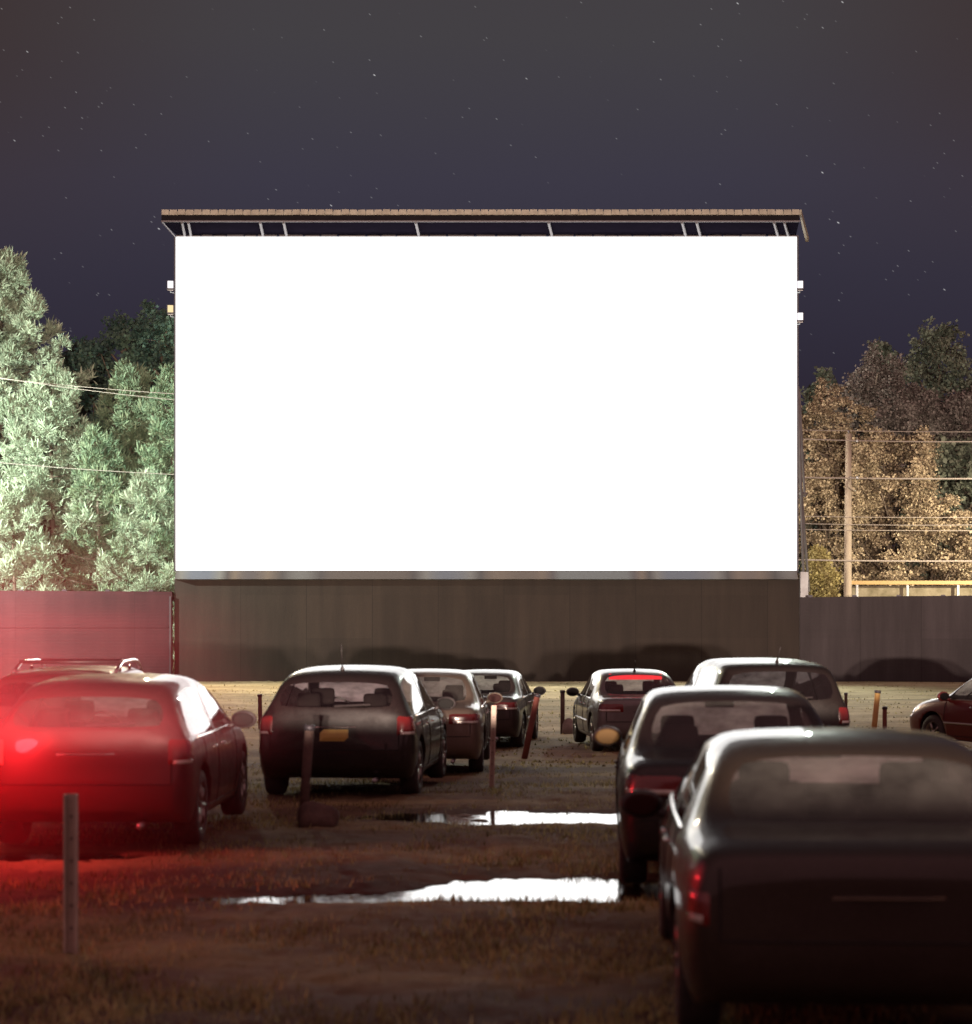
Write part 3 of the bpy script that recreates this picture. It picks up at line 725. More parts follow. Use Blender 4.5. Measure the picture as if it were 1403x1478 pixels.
    def corner_patch(name, s, cy, rear, ph0, ph1, z0, z1, mat, parent=root, inset=.26, off=.008, nu=12, nv=6, taper=0.0):
        bm = bmesh.new(); g = []; d0 = -1 if rear else 1
        cx = s * (W / 2 - inset)
        for a in range(nu + 1):
            ph = R(lerp(ph0, ph1, a / nu)); row = []
            for b in range(nv + 1):
                zz = lerp(z0 + taper * (a / nu) * (z1 - z0), z1, b / nv)
                dr = Vector((s * math.sin(ph), d0 * math.cos(ph), 0))
                p, n = hit(Vector((cx, cy, zz)) + dr * 1.5, -dr)
                if p is None: p = Vector((cx, cy, zz)) + dr * .3
                edge = a in (0, nu) or b in (0, nv)
                row.append(bm.verts.new(p + dr * (-.004 if edge else off)))
            g.append(row)
        for a in range(nu):
            for b in range(nv): bm.faces.new((g[a][b], g[a + 1][b], g[a + 1][b + 1], g[a][b + 1]))
        return bm_obj(name, bm, mat, parent, smooth=True)
    lit = spec.get('lit')
    for s in (-1, 1):
        if kind == 'sedan':
            z0, z1, a0, a1 = belt - .21, belt - .05, -32, 62
        else:
            z0, z1, a0, a1 = belt - .22, belt + .02, 8, 66
        if spec.get('lamp'): z0 += spec['lamp'][0]; z1 += spec['lamp'][0]; a0 = spec['lamp'][1]
        if spec.get('tall_lamp'): z0, z1 = belt - .30, belt + .0
        tl = corner_patch('tail_lamp', s, .38, True, a0, a1, z0, z1, lit if (lit and s in spec.get('lit_side', (-1, 1))) else M['lens_red'])
        corner_patch('indicator_lens', s, .38, True, a0 + 6, a1 - 12, z0 + .015, z0 + .055, M['lens_clear'], tl, off=.013)
        corner_patch('headlamp', s, L - .42, False, -20, 60, belt - .30, belt - .18, M['lens_clear'])
    # number plate
    def rear_grid(name, x0, x1, z0, z1, mat, off=.012, parent=root, nu=6, nv=3):
        bm = bmesh.new(); g = []
        for a in range(nu + 1):
            row = []
            for b in range(nv + 1):
                x = lerp(x0, x1, a / nu); z = lerp(z0, z1, b / nv); p, n = hit((x, -2, z), (0, 1, 0))
                if p is None: p = Vector((x, .1, z))
                e_ = a in (0, nu) or b in (0, nv)
                row.append(bm.verts.new(p + Vector((0, -(off if not e_ else -.003), 0))))
            g.append(row)
        for a in range(nu):
            for b in range(nv): bm.faces.new((g[a][b], g[a + 1][b], g[a + 1][b + 1], g[a][b + 1]))
        return bm_obj(name, bm, mat, parent, smooth=False)
    pzc = spec.get('plate_z', .72 if kind != 'sedan' else .66)
    if not spec.get('noplate'): pl = rear_grid('number_plate', -.17, .17, pzc - .075, pzc + .075, spec.get('plate', M['plate_w']))
    rear_grid('plate_recess', -.25, .25, pzc + .082, pzc + .10, M['chrome'] if spec.get('chrome') else M['seam'], .02)
    rear_grid('bumper_strip', -.62 * W / 2, .62 * W / 2, .50, .53, M['seam'], .006, nu=14, nv=1)
    bm = bmesh.new(); hw = .40 * W
    pts = [(-hw, belt - .06)] + [(-hw, lerp(belt - .06, .56, k / 6)) for k in range(1, 7)] + [(lerp(-hw, hw, k / 14), .56) for k in range(1, 14)] + [(hw, lerp(.56, belt - .06, k / 6)) for k in range(7)]
    pp = []
    for (x_, z_) in pts:
        q, n = hit((x_, -2, z_), (0, 1, 0))
        if q: pp.append(q + Vector((0, -.001, 0)))
    if len(pp) > 3: tube(bm, pp, .006, 5)
    bm_obj('tailgate_seam' if kind != 'sedan' else 'boot_seam', bm, M['seam'], root)
    # seams: door outlines and handles
    ys = [S[B + 2][5][1] - .05, S[B + 3][5][1] + .04, S[Fi][5][1] + .22]
    for s in (-1, 1):
        bm = bmesh.new()
        for j, yy in enumerate(ys):
            pts = []
            for k in range(13):
                z = lerp(.30, belt - .015, k / 12); y = yy + (.14 * math.sin(k / 12 * 1.5) if j == 0 else 0) * (1 if kind != 'sedan' else .5)
                q = side_pt(s, y, z, .001)
                if q: pts.append(q)
            if len(pts) > 2: tube(bm, pts, .006, 5)
        pts = [q for q in (side_pt(s, lerp(ys[0], ys[2], k / 24), .30, .001) for k in range(25)) if q]
        if len(pts) > 2: tube(bm, pts, .006, 5)
        bm_obj('door_seam', bm, M['seam'], root)
        # belt trim
        bm = bmesh.new(); pts = [q for q in (side_pt(s, lerp(ys[0] - .1, ys[2] + .15, k / 30), belt - .012, .002) for k in range(31)) if q]
        if len(pts) > 2: tube(bm, pts, .010, 6)
        bm_obj('belt_trim', bm, M['chrome'] if spec.get('chrome') else M['black'], root)
        if spec.get('rub'):
            bm = bmesh.new(); pts = [q for q in (side_pt(s, lerp(ys[0], ys[2], k / 30), .52, .004) for k in range(31)) if q]
            if len(pts) > 2: tube(bm, pts, .018, 6)
            bm_obj('rubbing_strip', bm, M['chrome'], root)
        for j, y in enumerate((ys[1] - .24, ys[2] - 1.02 if kind == 'x' else lerp(ys[1], ys[2], .24))):
            q = side_pt(s, y, belt - .13, .02)
            if q:
                key = (4, (1 if s > 0 else 2) + (10 if j else 0)); par = made.get(key, root)
                bm = bmesh.new(); tube(bm, [q + Vector((-s * .02, -.07, 0)), q + Vector((0, -.055, 0)), q + Vector((0, .055, 0)), q + Vector((-s * .02, .07, 0))], .011, 8)
                bm_obj('handle', bm, M['chrome'] if spec.get('chrome') else paint, par, True)
        # mirrors
        ym = S[Fi][5][1] + .14; q = side_pt(s, ym, belt - .03 + spec.get('mir_dz', 0), 0) or Vector((s * W / 2 * .93, ym, belt))
        bm = bmesh.new(); c = q + Vector((s * .13, .0, .07))
        r = bmesh.ops.create_uvsphere(bm, u_segments=16, v_segments=10, radius=1, matrix=Matrix.Translation(c) @ Matrix.Rotation(s * -.12, 4, 'Z') @ Matrix.Diagonal((.125, .075, .085, 1)))
        for v in bm.verts:
            if v.co.y < c.y - .025: v.co.y = c.y - .025 - (c.y - .025 - v.co.y) * .12
        tube(bm, [q + Vector((-s * .03, .01, 0)), q + Vector((s * .05, .01, .03))], [.035, .025], 8)
        mo = bm_obj('side_mirror', bm, spec.get('mirror_paint', M['black'] if spec.get('blackmir') else paint), root, True)
        bm = bmesh.new(); lathe(bm, [(-.012, .0001), (-.012, .9), (0, 1.0)], 20, 'y')
        for v in bm.verts: v.co = Vector((v.co.x * .100, v.co.y, v.co.z * .066)) + c + Vector((0, -.034, 0))
        mg = spec.get('mirror_glass', {}).get(s, M['mirror'])
        bm_obj('mirror_glass', bm, mg, mo)
    # wheels
    for (yy, fr) in ((yr, 0), (yf, 1)):
        for s in (-1, 1):
            we = empty('wheel', (s * (W / 2 - .125), yy, wr)); we.parent = root
            bm = bmesh.new(); t = .10
            lathe(bm, [(-t, wr * .62), (-t * 1.02, wr * .78), (-t * .98, wr * .93), (-t * .72, wr * .995), (0, wr), (t * .72, wr * .995), (t * .98, wr * .93), (t * 1.02, wr * .78), (t, wr * .62), (0, wr * .58), (-t, wr * .62)], 32)
            for v in bm.verts: v.co.x *= 1
            bm_obj('tyre', bm, M['rubber'], we, True)
            bm = bmesh.new(); rr = wr * .63
            lathe(bm, [(s * .02, rr * .80), (s * .085, rr * .93), (s * .098, rr), (s * .085, rr * 1.02)], 32)
            lathe(bm, [(s * .09, .001), (s * .092, .05), (s * .07, .065), (s * .05, .075)], 20)
            for k in range(spec.get('spokes', 7)):
                a = 2 * PI * k / spec.get('spokes', 7)
                d = Vector((0, math.cos(a), math.sin(a))); p0 = d * .05 + Vector((s * .072, 0, 0)); p1 = d * rr * .92 + Vector((s * .082, 0, 0))
                tube(bm, [p0, p1], [.026, .020], 6)
            bm_obj('rim', bm, M['alloy'], we, True)
            bm = bmesh.new(); lathe(bm, [(s * .015, .001), (s * .02, rr * .85)], 24); bm_obj('brake_disc', bm, M['steel_dark'], we)
    # interior
    yF = S[Fi][5][1]; ydash = yF + .32
    def seat(x, y, wd, rearseat=False):
        se = empty('rear_bench' if rearseat else 'seat', (x, y, .0)); se.parent = root
        bm = bmesh.new(); box(bm, (0, .25, .46), (wd, .5, .14), bev=.04); bm_obj('cushion', bm, M['seatfab'], se, True)
        bm = bmesh.new(); box(bm, (0, -.05, .72), (wd, .12, .56), Matrix.Rotation(R(14), 4, 'X'), bev=.045); bm_obj('backrest', bm, M['seatfab'], se, True)
        hs = [0] if not rearseat else [-.38, .38]
        for hx in hs:
            bm = bmesh.new(); box(bm, (hx, -.15, 1.10 - (.03 if rearseat else 0)), (.27, .10, .19), bev=.045); tube(bm, [(hx - .06, -.13, .95), (hx - .06, -.14, 1.05)], .008, 6); tube(bm, [(hx + .06, -.13, .95), (hx + .06, -.14, 1.05)], .008, 6)
            bm_obj('headrest', bm, M['seatfab'], se, True)
    ysf = S[B + 3][5][1] + .15
    dzs = H - 1.42
    seat(-.37, ysf, .48); seat(.37, ysf, .48); seat(0, ysf - .95, 1.22, True)
    bm = bmesh.new(); box(bm, (0, ydash + .02, belt - .12), (W * .84, .36, .18), bev=.05); bm_obj('dashboard', bm, M['seatfab'], root, True)
    bm = bmesh.new(); pts = []; c = Vector((-.37, ydash - .25, belt - .05)); mt = Matrix.Rotation(R(-65), 3, 'X')
    for k in range(25):
        a = 2 * PI * k / 24; pts.append(c + mt @ Vector((.18 * math.cos(a), .18 * math.sin(a), 0)))
    tube(bm, pts, .014, 6, cap=False); tube(bm, [c + mt @ Vector((-.17, 0, 0)), c, c + mt @ Vector((.17, 0, 0))], .02, 6); bm_obj('steering_wheel', bm, M['black'], root, True)
    bm = bmesh.new(); pm = Vector((0, yF - .12, H - .17)); box(bm, pm, (.24, .03, .065), bev=.012); tube(bm, [pm, pm + Vector((0, .05, .07))], .01, 6); bm_obj('rear_view_mirror', bm, M['black'], root)
    # roof antenna
    if spec.get('antenna'):
        ax, ay, tiltx = spec['antenna']; p, n = hit((ax, ay, 3), (0, 0, -1)); bm = bmesh.new()
        tube(bm, [p - Vector((0, 0, .01)), p + Vector((0, -.02, .05))], [.03, .012], 8); tube(bm, [p + Vector((0, -.02, .045)), p + Vector((tiltx, -.10, .30 if kind == 'hatch' else .2))], .005, 5)
        bm_obj('antenna', bm, M['black'], root, True)
    if kind != 'sedan':
        bm = bmesh.new(); pw = [hit((x, -2, belt + .11), (0, 1, 0))[0] for x in (.0, .2, .4)]
        if all(pw): tube(bm, [q + Vector((0, -.02, .01 * k)) for k, q in enumerate(pw)], .012, 6); bm_obj('rear_wiper', bm, M['black'], root)
    # exhaust
    bm = bmesh.new(); tube(bm, [(.45, .35, .22), (.45, -.0, .22)], .028, 10); bm_obj('exhaust_pipe', bm, M['steel'], root, True)
    if spec.get('rack'):
        for s in (-1, 1):
            bm = bmesh.new(); pts = []
            for k in range(13):
                t = k / 12; y = lerp(.75, 2.75, t); p, n = hit((s * W / 2 * .66, y, 3), (0, 0, -1)); 
                if p is None: continue
                pts.append(p + Vector((0, 0, .10 * min(1, 4.5 * t, 4.5 * (1 - t)))))
            tube(bm, pts, .022, 8)
            for k in (2, 6, 10):
                tube(bm, [pts[k] - Vector((0, 0, .11)), pts[k]], .016, 6)
            bm_obj('roof_rail', bm, M['chrome'], root, True)
        for y in (1.1, 2.3):
            p, n = hit((0, y, 3), (0, 0, -1)); bm = bmesh.new(); tube(bm, [(-W / 2 * .66, y, p.z + .075), (W / 2 * .66, y, p.z + .075)], .022, 8); bm_obj('roof_bar', bm, M['black'], root, True)
    if spec.get('glow_strip'):
        p = Vector(S[B + 1][10]); bm = bmesh.new(); box(bm, (0, p.y + .16, p.z - .05), (.95, .03, .10), bev=.01); bm_obj('added_glow_strip', bm, spec['glow_strip'], root)
    return root

black = mat_paint('black_car_paint', (.011, .007, .007), .1, .42)
charcoal = mat_paint('charcoal_car_paint', (.045, .036, .033), .25, .44)
taupe = mat_paint('taupe_metallic_paint', (.15, .12, .095), .35, .46)
silver = mat_paint('grey_metallic_paint', (.16, .155, .15), .35, .46)
maroon = mat_paint('maroon_car_paint', (.12, .016, .015), .3, .36)
bronze = mat_paint('dark_bronze_paint', (.022, .016, .012), .2, .40)
soot = mat_paint('soot_brown_paint', (.009, .007, .006), .1, .46)
plum = mat_paint('red_lit_tint_car_paint', (.075, .020, .021), .25, .44)  # red light falling on these cars is mixed into the paint
M['lit_red'] = mat_emit('lit_tail_lamp_red', (1, .02, .02), 3)
M['strip_red'] = mat_emit('added_red_strip', (1, .04, .05), 1.6)  # added glowing strip, stands for the red reflection in a rear window
M['mir_amber'] = prin('painted_amber_reflection', (.075, .042, .012), .6, 0, 0, .1, noise=(3, .2, (.08, .04, .012)))  # amber reflection painted into the glass colour
M['mir_red'] = prin('painted_red_reflection', (.02, .006, .006), .6, 0, 0, .1, noise=(3, .4, (.06, .006, .006)))  # red reflection given as the colour of the glass itself

cars = [
 dict(name='hatchback', kind='hatch', noplate=1, L=4.15, W=1.76, H=1.43, x=-3.28, y=17.0, yaw=-1, paint=plum, glass=M['glass'], rglass=M['glass_dew'], blackmir=1, chrome=1, lit=M['lit_red'], lit_side=(-1,),
      label='hatchback bathed in red light with its tail lamp lit, behind the grey metal post'),
 dict(name='hatchback', kind='hatch', L=4.1, W=1.80, H=1.46, x=-1.68, y=23.0, yaw=-5, paint=black, glass=M['glass'], rglass=M['glass_clear'], ws=M['glass_fog'], antenna=(0, .62, .0), plate=M['plate'], blackmir=1, chrome=1,
      label='black rounded hatchback with a roof antenna and yellow number plate'),
 dict(name='saloon_car', kind='sedan', L=4.5, W=1.72, H=1.43, x=-.90, y=28.2, yaw=-2, paint=taupe, glass=M['glass'], rglass=M['glass_dew'], mirror_glass={1: M['mir_red'], -1: M['mir_amber']}, chrome=1,
      label='taupe saloon with a pale roof edge parked just ahead of the black hatchback'),
 dict(name='saloon_car', kind='sedan', L=4.4, W=1.70, H=1.40, x=-.25, y=37.0, yaw=-7, paint=charcoal, glass=M['glass'], blackmir=1, rub=1, chrome=1,
      label='dark saloon with bright side strip beside the leaning reddish post'),
 dict(name='saloon_car', kind='sedan', L=4.5, W=1.72, H=1.42, x=2.76, y=35.6, yaw=4, paint=silver, glass=M['glass'], rglass=M['glass_dew'], rub=1, blackmir=1, glow_strip=M['strip_red'], antenna=(0, 1.5, 0), chrome=1,
      label='grey saloon whose rear window shows a red glow across its top'),
 dict(name='estate_car', kind='wagon', L=4.6, W=1.88, H=1.60, belt=1.0, x=3.78, y=26.5, yaw=3, paint=soot, glass=M['glass'], rglass=M['glass_dark'], antenna=(.05, .6, .03),
      label='tall dark rounded estate car partly hidden behind the black saloon', rack=False),
 dict(name='saloon_car', kind='sedan', L=4.4, W=1.72, H=1.43, x=1.77, y=14.4, yaw=-3.4, paint=black, glass=M['glass'], rglass=M['glass_dew'], mirror_glass={-1: M['mir_amber']}, chrome=0,
      label='black saloon with amber-lit side mirror standing behind the nearest car'),
 dict(name='saloon_car', kind='sedan', noplate=1, lamp=(-.11, 20), mir_dz=-.09, L=4.6, W=1.80, H=1.37, x=1.73, y=8.9, yaw=-3.2, paint=bronze, glass=M['glass'], rglass=M['glass_dew'], mirror_glass={-1: M['mir_red']}, chrome=1, blackmir=1,
      label='large dark saloon filling the near corner, out of focus, nearest the camera'),
 dict(name='saloon_car', kind='sedan', L=4.4, W=1.74, H=1.42, x=9.95, y=33.0, yaw=25, paint=maroon, glass=M['glass'], rub=1, spokes=5, chrome=1,
      label='maroon saloon parked aslant, cut off by the picture edge'),
 dict(name='estate_car', kind='wagon', L=4.5, W=1.80, H=1.44, x=-4.9, y=23.4, yaw=0, paint=plum, glass=M['glass'], rglass=M['glass_dark'], rack=True, chrome=1,
      label='reddish estate car with chrome roof rails, beyond the red-lit hatchback'),
]
for c in cars: make_car(c)

# ------------------------------------------------------------------ speaker posts
M['post_r'] = prin('rusty_post', (.20, .06, .045), .75, .2, noise=(9, .6, (.10, .045, .035)), bump=(30, .4))
M['post_y'] = prin('yellow_post', (.55, .36, .12), .6, noise=(9, .5, (.35, .2, .07)))
M['post_g'] = prin('grey_metal_post', (.50, .40, .33), .6, .1, noise=(9, .6, (.28, .20, .16)), bump=(30, .3))
M['post_d'] = prin('dark_timber_post', (.07, .045, .04), .85, noise=(9, .6, (.14, .09, .07)), bump=(30, .5))
def post(u0, v0, u1, v1, D, rad, mat, label, typ='round', basestone=None):
    b = at(u0, v0, D); zg = gz(b.x, b.y); b.z = zg
    t = at(u1, v1, D); e = empty('speaker_post', b, 0, label, 'post', 'speaker posts in the parking field')
    d = t - b; bm = bmesh.new()
    if typ == 'channel':
        w = rad
        pr = [(-w, -.045), (-w + .012, -.045), (-w + .012, .0), (w - .012, .0), (w - .012, -.045), (w, -.045), (w, .012), (-w, .012)]
        lo = [bm.verts.new((x, y, -.1)) for x, y in pr]; hi = [bm.verts.new((x + d.x, y + d.y, d.z)) for x, y in pr]
        n = len(pr)
        for k in range(n): bm.faces.new((lo[k], lo[(k + 1) % n], hi[(k + 1) % n], hi[k]))
        bm.faces.new(hi); bm.faces.new(lo[::-1])
    else:
        tube(bm, [(-d.x * .08, 0, -.08), (d.x * .5, d.y * .5, d.z * .5), (d.x, d.y, d.z - .01), (d.x, d.y, d.z)], [rad, rad, rad, rad * .8], 12)
    bm_obj('shaft', bm, mat, e, typ != 'channel')
    if typ == 'channel':
        bm = bmesh.new()
        for k in range(6): tube(bm, [(d.x * (k + 1) / 7, -.004, d.z * (k + 1) / 7), (d.x * (k + 1) / 7, .016, d.z * (k + 1) / 7)], .008, 8)
        bm_obj('bolt', bm, M['steel_dark'], e)
    else:
        bm = bmesh.new(); q = d * .97; tube(bm, [q - d.normalized() * .025, q + d.normalized() * .025], rad * 1.18, 12); bm_obj('cap', bm, M['steel_dark'], e, True)
    if basestone:
        bx, bw, bh, bmat = basestone
        bm = bmesh.new(); bmesh.ops.create_icosphere(bm, subdivisions=3, radius=1)
        for v in bm.verts:
            c = v.co; k = 1 + .10 * math.sin(c.x * 4 + u0) + .08 * math.sin(c.y * 5 + c.z * 4)
            v.co = Vector((c.x * bw * k + bx, c.y * bw * .8 * k, max(c.z, -.5) * bh * k + bh * .35))
        bm_obj('footing', bm, bmat, e, True)
    return e
post(103, 1372, 103, 1146, 12.2, .038, M['post_g'], 'grey U-channel metal post standing alone nearest the camera', 'channel')
post(437, 1196, 447, 1046, 19.4, .045, M['post_d'], 'dark post with a big rounded footing in front of the black hatchback', 'round', (.13, .19, .17, M['post_d']))
post(709, 1130, 713, 1018, 24.8, .030, M['post_g'], 'thin grey upright post beside the taupe saloon', 'channel')
post(757, 1085, 776, 1001, 34.0, .050, M['post_r'], 'reddish post leaning towards the open grass')
post(812, 1052, 812, 996, 42.0, .045, M['post_d'], 'short dark post rising from a pale rounded concrete footing', 'round', (.12, .17, .22, M['concrete']))
post(376, 1046, 375, 1002, 44.0, .045, M['post_d'], 'short dark post beside the roof of the black hatchback')
post(1259, 1068, 1267, 996, 38.0, .052, M['post_y'], 'pale yellow post leaning slightly, between estate car and maroon saloon')
post(1277, 1070, 1277, 1020, 38.5, .042, M['post_r'], 'short dark red post right beside the pale yellow post')
post(1221, 1045, 1221, 1000, 45.0, .035, M['post_d'], 'small dark stub post close to the rear of the tall estate car')

# ------------------------------------------------------------------ utility pole, wires, rail
M['pole'] = prin('weathered_pole', (.42, .36, .28), .85, noise=(2, .5, (.28, .23, .18)), bump=(14, .5))
DP = 81.6
pb = at(1223, 860, DP); up_ = empty('utility_pole', (pb.x, DP, WB), 0, 'tall pale wooden utility pole behind the plum grey wall', 'pole')
ztop = at(0, 626, DP).z - WB
bm = bmesh.new(); tube(bm, [(0, 0, -.3), (.02, 0, ztop * .5), (.05, 0, ztop)], [.17, .15, .115], 14); bm_obj('shaft', bm, M['pole'], up_, True)
bm = bmesh.new(); tube(bm, [(.05, 0, ztop), (.05, 0, ztop + .14)], .035, 8); bm_obj('insulator', bm, M['steel'], up_, True)
for v in (636, 689):
    bm = bmesh.new(); z = at(0, v, DP).z - WB; tube(bm, [(.04, -.14, z), (.34, -.2, z - .05)], .03, 8); box(bm, (.36, -.2, z - .03), (.09, .09, .12), bev=.02); bm_obj('insulator', bm, M['steel'], up_, True)
bm = bmesh.new(); z = at(0, 700, DP).z - WB; tube(bm, [(.04, -.14, z + .3), (.04, -.17, z - .1), (.3, -.17, z - .25)], .04, 8); bm_obj('cable_clamp', bm, M['pole'], up_, True)
M['wire'] = prin('cable', (.42, .38, .34), .5, .2, noise=(2, .3, (.3, .27, .25)))
def wire(name, u0, v0, u1, v1, D, sag, label, rad=.014):
    a = at(u0, v0, D); b = at(u1, v1, D); bm = bmesh.new(); pts = []
    for k in range(25):
        t = k / 24; p = a.lerp(b, t); p.z -= sag * 4 * t * (1 - t); pts.append(p)
    tube(bm, pts, rad, 5); o = bm_obj(name, bm, M['wire']); tag(o, label, 'cable', 'overhead cables'); return o
wire('overhead_cable', 1100, 619, 1500, 623, DP, .05, 'topmost cable passing over the tip of the utility pole')
wire('overhead_cable', 1100, 631, 1500, 636, DP - .2, .1, 'second cable from the top at the utility pole', .022)
wire('overhead_cable', 1100, 688, 1500, 690, DP - .2, .05, 'bright thick cable clamped halfway up the utility pole', .03)
wire('overhead_cable', 1100, 744, 1500, 746, DP - .2, .05, 'thin cable below the thick one, upper of three close together')
wire('overhead_cable', 1100, 754, 1500, 756, DP - .2, .08, 'thin cable, middle of three close together on the pole')
wire('overhead_cable', 1100, 763, 1500, 765, DP - .2, .05, 'thin cable, lowest of three close together on the pole')
wire('overhead_cable', 1100, 807, 1500, 809, DP - .2, .05, 'low dark cable crossing the pole above the yellow rail', .03)
wire('overhead_cable', -80, 537, 420, 577, DP - 1, .15, 'upper of the two close cables over the tall pine')
wire('overhead_cable', -80, 532, 420, 590, DP - 1.2, .2, 'lower of the two close cables over the tall pine')
wire('overhead_cable', -80, 660, 420, 690, DP - 1, .15, 'single slack cable across the middle of the pines')
# far bank and guard rail
M['bank'] = prin('dry_grass_bank', (.30, .24, .13), .9, noise=(3, .8, (.14, .12, .06)), bump=(12, 1.0))
def bank():
    xs = np.linspace(-60, 70, 160); prof = [(88, 0), (90.5, .9), (94, 1.35), (104, 1.5), (140, 2.2)]
    V = []
    for x in xs:
        for (y, h) in prof: V.append((x, y + .3 * math.sin(x * .7), WB - .1 + h + .08 * math.sin(x * 2.3 + y)))
    n = len(prof); Fq = []
    for i in range(len(xs) - 1):
        for j in range(n - 1):
            a = i * n + j; Fq.append((a, a + n, a + n + 1, a + 1))
    o = np_mesh('bank_terrain', V, Fq, M['bank'], smooth=True); tag(o, kind='structure')
bank()
M['rail_y'] = prin('yellow_rail', (.34, .23, .09), .5, noise=(3, .3, (.5, .3, .08)))
M['pale_wall'] = prin('pale_retaining_wall', (.22, .19, .13), .9, noise=(2.5, .8, (.09, .075, .04)), bump=(6, .6))
e = empty('guard_rail', (17.0, 82.2, WB), 0, 'long yellow guard rail beyond the wall on the utility pole side', 'guard rail')
z = at(0, 841, 82.2).z - WB
bm = bmesh.new(); box(bm, (2.8, 0, z), (10.8, .06, .16), bev=.02); bm_obj('rail_beam', bm, M['rail_y'], e)
for k in range(6):
    bm = bmesh.new(); box(bm, (-2.3 + k * 2.0, .08, z / 2), (.10, .08, z), bev=.01); bm_obj('rail_post', bm, M['steel'], e)
e = empty('retaining_wall', (17.0, 82.7, WB), 0, 'low pale rough retaining wall below the yellow guard rail', 'wall')
bm = bmesh.new(); box(bm, (2.9, 0, (z - .12) / 2), (11.0, .3, z - .12)); bm_obj('wall_face', bm, M['pale_wall'], e)

# ------------------------------------------------------------------ trees
def limb_mesh(bm, pts, r0, r1, n=6):
    k = len(pts); tube(bm, pts, [lerp(r0, r1, i / (k - 1)) for i in range(k)], n)
M['pine'] = mat_leaf('pine_needles', (.19, .25, .17), (.48, .55, .41), (.33, .40, .29), trans=.15)
M['pine_dk'] = mat_leaf('dark_pine_needles', (.11, .17, .11), (.32, .39, .25), (.20, .28, .18), trans=.15)
M['pine_dk2'] = mat_leaf('dark_crown_leaves', (.035, .075, .06), (.12, .19, .13), (.07, .12, .10), trans=.2)
M['gold'] = mat_leaf('golden_autumn_leaves', (.09, .07, .045), (.60, .50, .34), (.28, .22, .145), trans=.25)
M['brown'] = mat_leaf('brown_autumn_leaves', (.06, .052, .045), (.33, .30, .27), (.155, .135, .12), trans=.25)
M['rust'] = mat_leaf('dull_rust_leaves', (.07, .05, .04), (.36, .27, .18), (.17, .125, .09), trans=.25)
M['green_dk'] = mat_leaf('grey_green_leaves', (.05, .065, .05), (.24, .27, .20), (.13, .15, .11), trans=.25)
M['ylw'] = mat_leaf('yellow_shrub_leaves', (.18, .15, .06), (.46, .40, .18), (.32, .27, .11), trans=.25)

def tufts(name, P, Dr, size, mat, parent, nb, rg, spread=.6, width=.10):
    """needle tufts: nb thin blades round each direction"""
    n = len(P); P = np.repeat(P, nb, 0); Dr = np.repeat(Dr, nb, 0); size = np.repeat(size, nb)
    d = Dr + rg.normal(0, spread, (n * nb, 3)); d /= np.linalg.norm(d, axis=1, keepdims=True) + 1e-9
    s = np.cross(d, rg.normal(0, 1, (n * nb, 3))); s /= np.linalg.norm(s, axis=1, keepdims=True) + 1e-9
    L_ = size * (.7 + .6 * rg.random(n * nb)); W_ = (L_ * width)[:, None]
    b = P + rg.normal(0, 1, P.shape) * (size * .12)[:, None]; tip = b + d * L_[:, None]; mid = b + d * (L_ * .55)[:, None]
    V = np.stack([b, mid + s * W_, tip, mid - s * W_], 1).reshape(-1, 3)
    return np_mesh(name, V, np.arange(n * nb * 4).reshape(-1, 4), mat, parent)

